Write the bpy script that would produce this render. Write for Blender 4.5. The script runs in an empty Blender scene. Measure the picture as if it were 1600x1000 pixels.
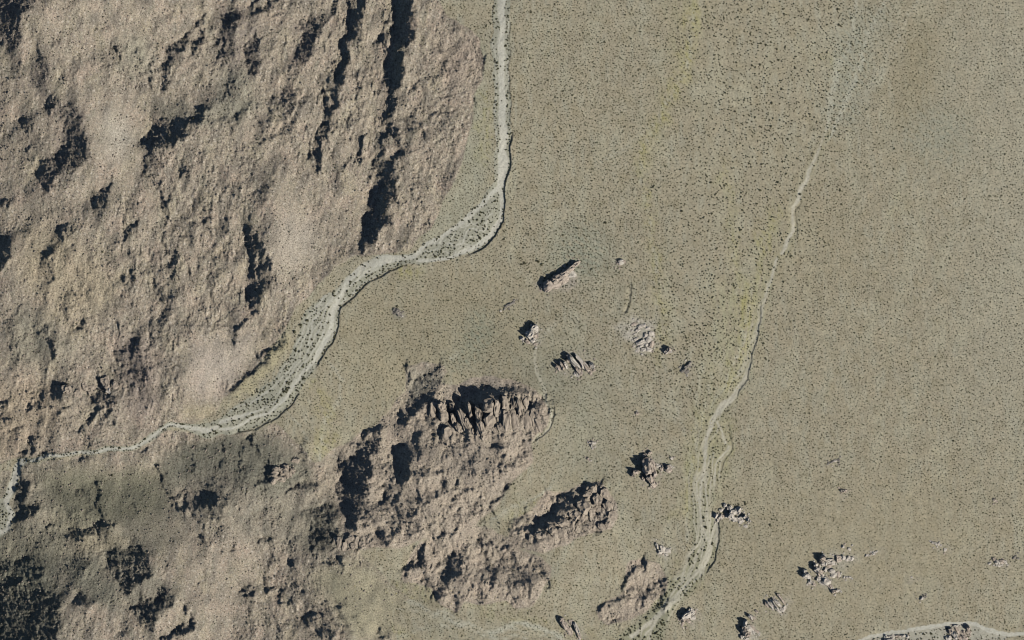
import bpy, bmesh, math, random
import numpy as np
from mathutils import Vector, noise as mnoise

# ------------------------------------------------------------------ camera, sky, sun, exposure
scene = bpy.context.scene
col = scene.collection
R = math.radians
W, H = 1600.0, 1000.0                     # metres of desert in view (about one metre per photo pixel)
CAM_H = 20000.0
cam_d = bpy.data.cameras.new("camera"); cam = bpy.data.objects.new("camera", cam_d)
col.objects.link(cam); scene.camera = cam
cam.location = (0, 0, CAM_H); cam.rotation_euler = (0, 0, 0)
cam_d.sensor_width = 36.0; cam_d.lens = 36.0 * CAM_H / W
cam_d.clip_start = 10.0; cam_d.clip_end = 60000.0

SUN_EL = R(39.0)
SUN_DX, SUN_DY = math.cos(R(-31)), math.sin(R(-31))    # horizontal direction TOWARDS the sun (x east, y north)
world = bpy.data.worlds.new("World"); scene.world = world; world.use_nodes = True
wn = world.node_tree.nodes; wl = world.node_tree.links; wn.clear()
sky = wn.new("ShaderNodeTexSky"); sky.sky_type = 'NISHITA'; sky.sun_disc = False
sky.sun_elevation = SUN_EL; sky.sun_rotation = math.atan2(SUN_DX, SUN_DY)
sky.altitude = 600.0; sky.ozone_density = 3.0
bg = wn.new("ShaderNodeBackground"); bg.inputs[1].default_value = 0.05
wo = wn.new("ShaderNodeOutputWorld"); wl.new(sky.outputs[0], bg.inputs[0]); wl.new(bg.outputs[0], wo.inputs[0])
sun_d = bpy.data.lights.new("sun", 'SUN'); sun_d.energy = 5.0; sun_d.angle = R(0.5); sun_d.color = (1.0, 0.95, 0.87)
sun = bpy.data.objects.new("sun", sun_d); col.objects.link(sun)
to_sun = Vector((SUN_DX*math.cos(SUN_EL), SUN_DY*math.cos(SUN_EL), math.sin(SUN_EL)))
sun.rotation_euler = to_sun.to_track_quat('Z', 'Y').to_euler(); sun.location = to_sun*3000
vs = scene.view_settings
vs.view_transform = 'Standard'; vs.look = 'None'; vs.gamma = 1.0; vs.use_curve_mapping = False; vs.exposure = 0.0
scene.cycles.diffuse_bounces = 0
scene.cycles.pixel_filter_type = 'BLACKMAN_HARRIS'; scene.cycles.filter_width = 1.05

rng = np.random.default_rng(7); random.seed(7)

# ------------------------------------------------------------------ materials
def ramp_node(nt, fac, stops):
    r = nt.nodes.new("ShaderNodeValToRGB"); e = r.color_ramp.elements
    while len(e) < len(stops): e.new(0.5)
    for el, (p, c) in zip(e, stops):
        el.position = p; el.color = (c, c, c, 1) if not isinstance(c, tuple) else (*c, 1)
    nt.links.new(fac, r.inputs[0]); return r.outputs[0]
def mul_node(nt, a, b):
    m = nt.nodes.new("ShaderNodeMix"); m.data_type = 'RGBA'; m.blend_type = 'MULTIPLY'; m.inputs[0].default_value = 1.0
    nt.links.new(a, m.inputs[6]); nt.links.new(b, m.inputs[7]); return m.outputs[2]
def noise_node(nt, co, scale, detail=4.0, rough=0.6):
    n = nt.nodes.new("ShaderNodeTexNoise"); n.inputs["Scale"].default_value = scale
    n.inputs["Detail"].default_value = detail; n.inputs["Roughness"].default_value = rough
    nt.links.new(co, n.inputs["Vector"]); return n.outputs["Fac"]
def base_mat(name):
    m = bpy.data.materials.new(name); m.use_nodes = True; nt = m.node_tree
    b = nt.nodes["Principled BSDF"]; b.inputs["Roughness"].default_value = 0.95
    b.inputs["Specular IOR Level"].default_value = 0.05
    tc = nt.nodes.new("ShaderNodeTexCoord"); return m, nt, b, tc.outputs["Object"]
def terrain_mat(name, fine, lo, hi, bump, bscale):
    m, nt, b, co = base_mat(name)
    at = nt.nodes.new("ShaderNodeAttribute"); at.attribute_name = "tint"
    f1 = ramp_node(nt, noise_node(nt, co, fine, 5, 0.75), [(0.36, lo), (0.64, hi)])
    f2 = ramp_node(nt, noise_node(nt, co, 0.045, 3, 0.6), [(0.3, (0.93, 0.94, 0.95)), (0.7, (1.06, 1.05, 1.04))])
    nt.links.new(mul_node(nt, mul_node(nt, at.outputs["Color"], f1), f2), b.inputs["Base Color"])
    if bump > 0:
        bp = nt.nodes.new("ShaderNodeBump"); bp.inputs["Strength"].default_value = bump; bp.inputs["Distance"].default_value = 1.0
        nt.links.new(noise_node(nt, co, bscale, 4, 0.7), bp.inputs["Height"]); nt.links.new(bp.outputs[0], b.inputs["Normal"])
    return m
MAT_GROUND = terrain_mat("desert_soil", 0.33, 0.74, 1.24, 0.5, 0.45)
MAT_ROCKY = terrain_mat("weathered_granite_slope", 0.48, 0.58, 1.36, 0.8, 0.6)
MAT_WASH = terrain_mat("pale_wash_gravel", 0.40, 0.82, 1.16, 0.35, 0.6)
def colour_mat(name, c, lo, hi, scale, bump=0.0):
    m, nt, b, co = base_mat(name)
    rgb = nt.nodes.new("ShaderNodeRGB"); rgb.outputs[0].default_value = (*c, 1)
    f = ramp_node(nt, noise_node(nt, co, scale, 5, 0.7), [(0.32, lo), (0.68, hi)])
    nt.links.new(mul_node(nt, rgb.outputs[0], f), b.inputs["Base Color"])
    if bump > 0:
        bp = nt.nodes.new("ShaderNodeBump"); bp.inputs["Strength"].default_value = bump; bp.inputs["Distance"].default_value = 0.4
        nt.links.new(noise_node(nt, co, scale*2.2, 4, 0.7), bp.inputs["Height"]); nt.links.new(bp.outputs[0], b.inputs["Normal"])
    return m
MAT_BUSH = colour_mat("dusty_olive_leaves", (0.082, 0.080, 0.050), 0.6, 1.5, 1.2)
MAT_RUBBLE = colour_mat("loose_granite_rubble", (0.25, 0.215, 0.175), 0.7, 1.25, 0.2)
MAT_PINK = colour_mat("pink_granite", (0.44, 0.375, 0.31), 0.6, 1.15, 1.6, 0.5)
MAT_PALE = colour_mat("pale_granite", (0.52, 0.475, 0.41), 0.68, 1.12, 1.6, 0.5)
MAT_TAN = colour_mat("tan_granite", (0.365, 0.310, 0.248), 0.6, 1.18, 1.4, 0.5)
MAT_GREY = colour_mat("grey_varnished_granite", (0.25, 0.23, 0.20), 0.6, 1.25, 1.6, 0.5)

# ------------------------------------------------------------------ working grid, in photo metres (u right, v down)
S, K, MARG = 1.2, 4, 40.0
NX, NY = 1400, 900
us = np.arange(NX+1)*S - MARG; vs_ = np.arange(NY+1)*S - MARG
U, V = np.meshgrid(us, vs_)
PADX, PADY = 1536, 1024
kx = 2*np.pi*np.fft.fftfreq(PADX, S); ky = 2*np.pi*np.fft.fftfreq(PADY, S)
KX, KY = np.meshgrid(kx, ky); KK = np.hypot(KX, KY); KK[0, 0] = 1e-6
def band(lo, hi, ang=None, stretch=1.0, seed=0):
    """unit-variance noise of wavelengths lo..hi metres, optionally stretched along ang (degrees, image axes, y down)"""
    r = np.random.default_rng(1000+seed); f = np.fft.fft2(r.standard_normal((PADY, PADX)))
    kk = KK
    if ang is not None:
        c, s = math.cos(R(ang)), math.sin(R(ang))
        kk = np.hypot((KX*c+KY*s)*stretch, -KX*s+KY*c); kk[0, 0] = 1e-6
    lam = 2*np.pi/kk
    w = np.where((lam > lo*0.6) & (lam < hi*1.6), np.exp(-((np.log(lam)-0.5*np.log(lo*hi))/(0.5*np.log(hi/lo)+0.25))**2), 0.0)
    a = np.real(np.fft.ifft2(f*w))[:NY+1, :NX+1]
    return (a-a.mean())/(a.std()+1e-9)
def pad(a):
    return np.pad(a, ((0, PADY-a.shape[0]), (0, PADX-a.shape[1])), mode='edge')
def blur(a, s):
    return np.real(np.fft.ifft2(np.fft.fft2(pad(a))*np.exp(-0.5*(KK*s)**2)))[:NY+1, :NX+1]
def sstep(a, b, x):
    t = np.clip((x-a)/(b-a), 0, 1); return t*t*(3-2*t)
WU = U + 4.0*band(30, 60, seed=1) + 2.2*band(9, 18, seed=2) + 1.0*band(4, 7, seed=3)
WV = V + 4.0*band(30, 60, seed=4) + 2.2*band(9, 18, seed=5) + 1.0*band(4, 7, seed=6)
GU = U + 1.2*band(40, 90, seed=11) + 0.3*band(7, 14, seed=12)
GV = V + 1.2*band(40, 90, seed=14) + 0.3*band(7, 14, seed=15)
def window(pts, m):
    p = np.asarray(pts, float)
    i0 = max(0, int((p[:, 0].min()-m+MARG)/S)); i1 = min(NX+1, int((p[:, 0].max()+m+MARG)/S)+2)
    j0 = max(0, int((p[:, 1].min()-m+MARG)/S)); j1 = min(NY+1, int((p[:, 1].max()+m+MARG)/S)+2)
    return slice(j0, j1), slice(i0, i1)
def pmask(pts, X=None, Y=None):
    X = WU if X is None else X; Y = WV if Y is None else Y
    out = np.zeros(U.shape, bool); sj, si = window(pts, 22)
    x, y = X[sj, si], Y[sj, si]; ins = np.zeros(x.shape, bool); n = len(pts)
    for k in range(n):
        x0, y0 = pts[k]; x1, y1 = pts[(k+1) % n]
        if y0 == y1: continue
        c = ((y0 > y) != (y1 > y)) & (x < (x1-x0)*(y-y0)/(y1-y0)+x0); ins ^= c
    out[sj, si] = ins; return out
def ldist(pts, m, X=None, Y=None):
    """distance to a polyline, signed-side (+ to the right hand of travel on the map) and position along it 0..1"""
    X = WU if X is None else X; Y = WV if Y is None else Y
    d = np.full(U.shape, 1e9); sd = np.zeros(U.shape); tt = np.zeros(U.shape)
    sj, si = window(pts, m+22); x, y = X[sj, si], Y[sj, si]
    bd = np.full(x.shape, 1e9); bs = np.zeros(x.shape); bt = np.zeros(x.shape)
    L = np.array([math.dist(pts[k], pts[k+1]) for k in range(len(pts)-1)]); C = np.concatenate([[0], np.cumsum(L)])
    for k in range(len(pts)-1):
        (x0, y0), (x1, y1) = pts[k], pts[k+1]; dx, dy = x1-x0, y1-y0; l2 = dx*dx+dy*dy+1e-9
        t = np.clip(((x-x0)*dx+(y-y0)*dy)/l2, 0, 1); dd = np.hypot(x-x0-t*dx, y-y0-t*dy)
        q = dd < bd; bd = np.where(q, dd, bd); bs = np.where(q, dx*(y-y0)-dy*(x-x0), bs); bt = np.where(q, (C[k]+t*L[k])/C[-1], bt)
    d[sj, si] = bd; sd[sj, si] = bs; tt[sj, si] = bt
    return d, sd, tt
def lmask(pts, w, soft=1.5, X=None, Y=None):
    """soft-edged band of full width w (a number or one per point) along a polyline"""
    if np.ndim(w):
        d, _, t = ldist(pts, max(w)/2+soft, X, Y)
        L = np.array([math.dist(pts[k], pts[k+1]) for k in range(len(pts)-1)]); C = np.concatenate([[0], np.cumsum(L)])/L.sum()
        w = np.interp(t, C, w)
    else:
        d, _, _ = ldist(pts, w/2+soft, X, Y)
    return 1-sstep(-soft, soft, d-np.asarray(w)/2)

# ------------------------------------------------------------------ where the mountain, the hills and the washes lie
MOUNTAIN = [(-80,-80),(678,-80),(684,0),(698,22),(728,42),(752,60),(755,120),(742,150),(735,195),(722,250),(694,318),(668,362),(640,388),(600,400),(560,397),(522,418),(498,446),(462,482),
            (446,515),(420,552),(385,592),(352,618),(336,645),(300,664),(262,658),(240,676),(215,692),(150,701),(110,707),(60,711),(30,716),(0,722),(-80,730)]
FOOTHILL = [(-80,745),(20,735),(34,727),(60,722),(112,716),(150,710),(222,700),(262,672),(330,682),(395,672),(430,662),(462,690),(488,722),(500,722),(525,700),(585,668),(632,612),(634,570),(690,568),(700,582),
            (675,620),(640,700),(640,800),(605,850),(560,860),(612,912),(640,935),(600,960),(620,1000),(625,1080),(-80,1080)]
CLIFF_RIDGE = [(528,700),(580,668),(640,628),(690,600),(716,602),(740,588),(800,592),(832,604),(850,622),(860,645),(852,668),(830,690),(834,718),(802,752),(778,790),(745,820),(700,834),(660,842),(640,852),(600,856),(545,856),(525,800),(522,740)]
EAST_RIDGE = [(792,838),(802,812),(830,798),(852,764),(880,770),(905,755),(940,752),(952,770),(966,790),(966,806),(958,826),(930,832),(900,840),(885,852),(850,862),(822,858),(800,850)]
SOUTH_RIDGE = [(628,895),(640,872),(655,848),(690,834),(740,822),(770,826),(792,842),(815,860),(845,868),(862,884),(860,902),(848,922),(832,948),(805,950),(790,938),(755,946),(728,940),(712,958),(690,944),(672,920),(650,908),(630,912)]
LOWKNOLL = [(975,900),(985,876),(1004,870),(1030,880),(1046,908),(1042,925),(1022,938),(1008,958),(985,966),(968,972),(950,975),(934,968),(930,952),(948,940),(968,930),(976,915)]
m_mtn = pmask(MOUNTAIN, GU, GV); m_foot = pmask(FOOTHILL, GU, GV); m_cliff = pmask(CLIFF_RIDGE, GU, GV)
m_east = pmask(EAST_RIDGE, GU, GV); m_south = pmask(SOUTH_RIDGE, GU, GV); m_knoll = pmask(LOWKNOLL, GU, GV)
m_foot &= ~(m_cliff | m_south | m_mtn); m_cliff &= ~m_south; m_east &= ~m_south
ROCKY = (m_mtn | m_foot | m_cliff | m_east | m_south | m_knoll).astype(float)
MT = sstep(0.25, 0.85, blur(ROCKY, 4))

# dry washes
WASH = [(772,-80),(772,0),(768,60),(770,120),(772,180),(774,230),(772,285),(750,318),(726,340),(690,366),(655,388),(625,398),(590,402),(568,410),(548,430),(528,448),(505,462),(480,482),(468,505),(462,530),(450,560),
        (428,590),(400,612),(375,630),(352,648),(338,655),(310,664),(285,662),(262,657),(244,674),(218,691),(185,698),(150,701),(110,707),(60,711),(32,718),(20,730),(14,752),(2,778),(-40,790),(-40,840),(4,838),(18,822),(24,804),(14,788),(26,762),(34,734),(45,722),(62,718),
        (112,713),(150,708),(186,706),(222,699),(248,683),(266,666),(300,676),(330,683),(362,678),(395,668),(432,655),(452,632),(470,608),(490,580),(505,555),(520,530),(530,505),(533,478),(545,466),(575,440),(602,424),(640,412),(685,410),
        (720,402),(752,388),(772,370),(786,345),(789,320),(787,300),(794,270),(797,230),(797,180),(796,120),(796,60),(797,0),(797,-80)]
WASH2 = [(1296,190),(1284,222),(1264,262),(1246,292),(1236,318),(1232,345),(1226,372),(1216,396),(1200,408),(1192,440),(1182,470),(1176,505),(1165,545),(1150,585),(1128,625),(1108,645),(1096,680),(1086,720),(1080,760),(1078,810),(1082,850),(1072,880),
         (1050,905),(1040,925),(1020,945),(1000,968),(975,985),(960,1010),(960,1080),(1040,1080),(1035,1005),(1045,965),(1062,942),(1085,922),(1100,900),(1118,872),(1123,845),(1122,815),(1108,800),(1112,770),(1128,740),(1142,700),(1142,660),(1134,645),
         (1152,620),(1166,590),(1178,545),(1190,505),(1198,465),(1208,438),(1218,412),(1234,398),(1243,370),(1242,330),(1254,308),(1262,285),(1280,250),(1298,212)]
WASH3 = [(1165,1080),(1168,1008),(1180,1001),(1196,998),(1205,1001),(1212,1006),(1330,1010),(1342,997),(1380,988),(1430,980),(1480,974),(1515,970),(1528,972),(1545,982),(1562,989),(1600,986),(1680,982),(1680,992),(1600,992),(1574,996),(1566,1004),(1570,1080)]
TRIB = [(838,543),(836,565),(838,582),(846,598),(852,615),(857,635),(862,652),(858,668),(846,682),(832,690)]
w1 = pmask(WASH, GU, GV); w2 = pmask(WASH2, GU, GV); w3 = pmask(WASH3, GU, GV)
w1 &= ~pmask([(846,0),(847,1),(848,0)])
tribf = lmask(TRIB, [5,5,6,5,6,5,5,4,3,2], 1.0, GU, GV)
wt = (tribf > 0.5) & ~m_cliff
for w in (w1, w2, w3, wt): ROCKY[w] = 0
MT = MT*(1-sstep(0.3, 0.9, blur((w1 | w3).astype(float), 2)))

# ------------------------------------------------------------------ slopes that face away from the morning sun
# (polygon or polyline in photo metres, steepness 0..1: 0 = gentle sunlit slope, 1 = cliff that the sun does not reach)
POLYS = [
 ([(0,-60),(50,-60),(50,0),(46,14),(35,25),(33,60),(26,86),(13,72),(-60,60),(-60,-60)],.66), ([(20,14),(36,14),(35,30),(22,30)],.95),
 ([(50,95),(72,88),(76,115),(62,146),(50,140)],.5), ([(58,86),(72,84),(72,98),(60,98)],.85), ([(80,58),(97,58),(95,76),(82,76)],.5),
 ([(70,145),(90,150),(90,176),(72,176)],.75), ([(95,163),(120,172),(136,200),(141,225),(136,255),(60,258),(62,240),(88,240),(100,225),(94,190)],.58),
 ([(120,205),(138,222),(135,240),(120,238)],.74), ([(25,185),(56,190),(55,206),(26,206)],.7), ([(38,224),(48,226),(48,242),(40,240)],.85),
 ([(233,192),(256,186),(285,190),(308,180),(326,166),(333,174),(312,190),(292,205),(270,228),(240,232),(226,250),(225,220)],.70), ([(238,162),(300,158),(332,160),(320,172),(290,190),(245,196),(234,186)],.42),
 ([(345,105),(376,110),(372,150),(345,168),(334,150)],.36), ([(352,28),(376,26),(375,42),(354,42)],.95), ([(345,18),(362,12),(378,22),(375,48),(365,82),(342,92),(337,70),(342,40)],.58),
 ([(378,68),(402,52),(410,80),(404,106),(380,110)],.68), ([(60,250),(132,250),(118,270),(88,272),(86,295),(65,302),(56,280)],.70),
 ([(475,30),(490,28),(496,65),(480,95),(470,104),(462,90),(467,60)],.66), 
 ([(626,-40),(643,-40),(641,30),(646,50),(640,72),(629,88),(630,112),(622,150),(614,178),(608,202),(600,218),(598,252),(589,252),(595,215),(604,180),(607,120),(607,85),(615,60),(616,30)],.93),
 ([(590,252),(620,250),(621,282),(615,322),(610,347),(594,362),(588,378),(566,396),(561,390),(570,355),(582,315),(588,282)],.86),
 ([(-60,375),(18,368),(21,386),(17,402),(-2,432),(-60,440)],.9), ([(0,372),(40,345),(52,340),(48,358),(20,380)],.42), ([(95,354),(111,348),(108,364),(98,380),(89,376)],.9),
 ([(40,388),(100,368),(104,385),(50,400)],.4), ([(0,318),(22,306),(26,316),(2,330)],.55), ([(85,604),(104,600),(103,623),(80,623)],1.0),
 ([(184,540),(215,528),(236,600),(236,640),(200,640),(186,600)],.3), ([(156,598),(168,602),(178,625),(176,642),(167,662),(160,630)],.72),
 ([(258,712),(300,690),(340,684),(400,672),(410,750),(250,760),(245,735)],.36), ([(215,694),(236,692),(228,716),(216,714)],.7), ([(248,676),(266,670),(264,685),(252,686)],.6),
 ([(634,596),(660,585),(690,588),(700,600),(665,622),(632,640)],.55), ([(708,612),(726,595),(742,588),(800,597),(806,610),(740,618),(716,622)],.40),
 ([(540,702),(575,688),(588,675),(598,672),(598,690),(580,712)],.72), ([(534,712),(576,710),(578,750),(576,772),(568,800),(556,826),(542,822),(534,800),(528,752)],.92),
 ([(616,694),(640,688),(641,750),(628,756),(616,742)],.95), ([(400,678),(440,668),(478,690),(490,740),(440,720),(400,750)],.34), ([(408,726),(426,736),(420,745),(410,752)],.9),
 ([(30,748),(46,766),(42,786),(20,786),(30,770)],1.0), ([(20,790),(58,786),(66,800),(30,816),(18,826)],.8), ([(60,765),(250,755),(262,790),(200,816),(130,802),(100,815)],.38),
 ([(95,836),(120,824),(150,820),(186,814),(190,824),(110,846)],.68), ([(158,866),(222,848),(236,868),(234,890),(222,906),(190,930),(174,905)],.66),
 ([(205,945),(240,928),(266,918),(270,940),(240,986),(222,976),(208,960)],.74), ([(-60,930),(90,924),(96,960),(96,1060),(-60,1060)],.74), ([(-60,880),(60,868),(80,930),(-60,930)],.56),
 ([(100,868),(136,872),(136,905),(110,905)],.48), ([(308,774),(336,770),(331,802),(318,796)],1.0), ([(276,756),(350,748),(356,800),(330,815),(290,800)],.5),
 ([(470,800),(530,788),(526,850),(490,866)],.56), ([(650,849),(669,849),(666,881),(655,888),(648,872)],1.0), ([(630,886),(645,874),(642,895),(628,900)],1.0), ([(698,866),(719,862),(719,890),(706,906),(691,890)],1.0),
 ([(740,834),(757,832),(756,850),(742,850)],1.0), ([(744,858),(762,861),(760,870),(748,868)],.95), ([(475,960),(493,964),(491,977),(478,973)],1.0), ([(408,913),(426,920),(422,930),(410,926)],.95),
 ([(520,944),(532,948),(528,954),(520,953)],.95), ([(120,932),(142,930),(138,944),(122,942)],1.0), ([(640,590),(672,600),(640,625),(632,612)],.4),
 ([(932,790),(941,792),(940,818),(935,818)],1.0), ([(783,720),(797,716),(797,730),(788,730)],.95), ([(460,675),(482,690),(478,700),(462,694)],.55), ([(640,770),(672,764),(655,805),(645,800)],.5),
 ([(300,590),(330,560),(345,575),(320,600)],.1), ([(0,85),(28,90),(40,118),(10,120)],.3), ([(0,190),(25,185),(60,205),(60,250),(0,255)],.34), ([(160,78),(190,80),(190,102),(164,100)],.3), ([(300,130),(335,135),(330,168),(300,160)],.3), ([(392,46),(408,58),(411,86),(403,106),(392,102)],.7), ([(140,298),(176,292),(172,340),(150,342)],.42), ([(190,300),(226,305),(222,332),(195,330)],.32), ([(60,398),(88,402),(84,442),(62,440)],.42), ([(38,468),(78,470),(72,500),(44,500)],.36), ([(0,430),(22,432),(20,462),(0,464)],.36), ([(150,478),(192,484),(188,502),(155,500)],.32), ([(54,512),(82,518),(80,560),(60,556)],.42), ([(350,498),(378,505),(374,542),(356,538)],.42), ([(255,420),(278,425),(270,500),(258,498)],.32), ([(640,700),(668,690),(664,760),(644,765)],.38), ([(700,690),(770,684),(790,700),(775,735),(715,740)],.30), ([(600,756),(640,752),(640,830),(608,836)],.36), ([(335,688),(362,684),(360,750),(340,748)],.40), ([(-60,518),(22,520),(20,562),(-60,566)],.34), ([(98,572),(108,584),(86,612),(62,622),(58,612)],.45), ([(395,300),(420,270),(430,245),(440,250),(420,300),(405,322)],.5),
]
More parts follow.
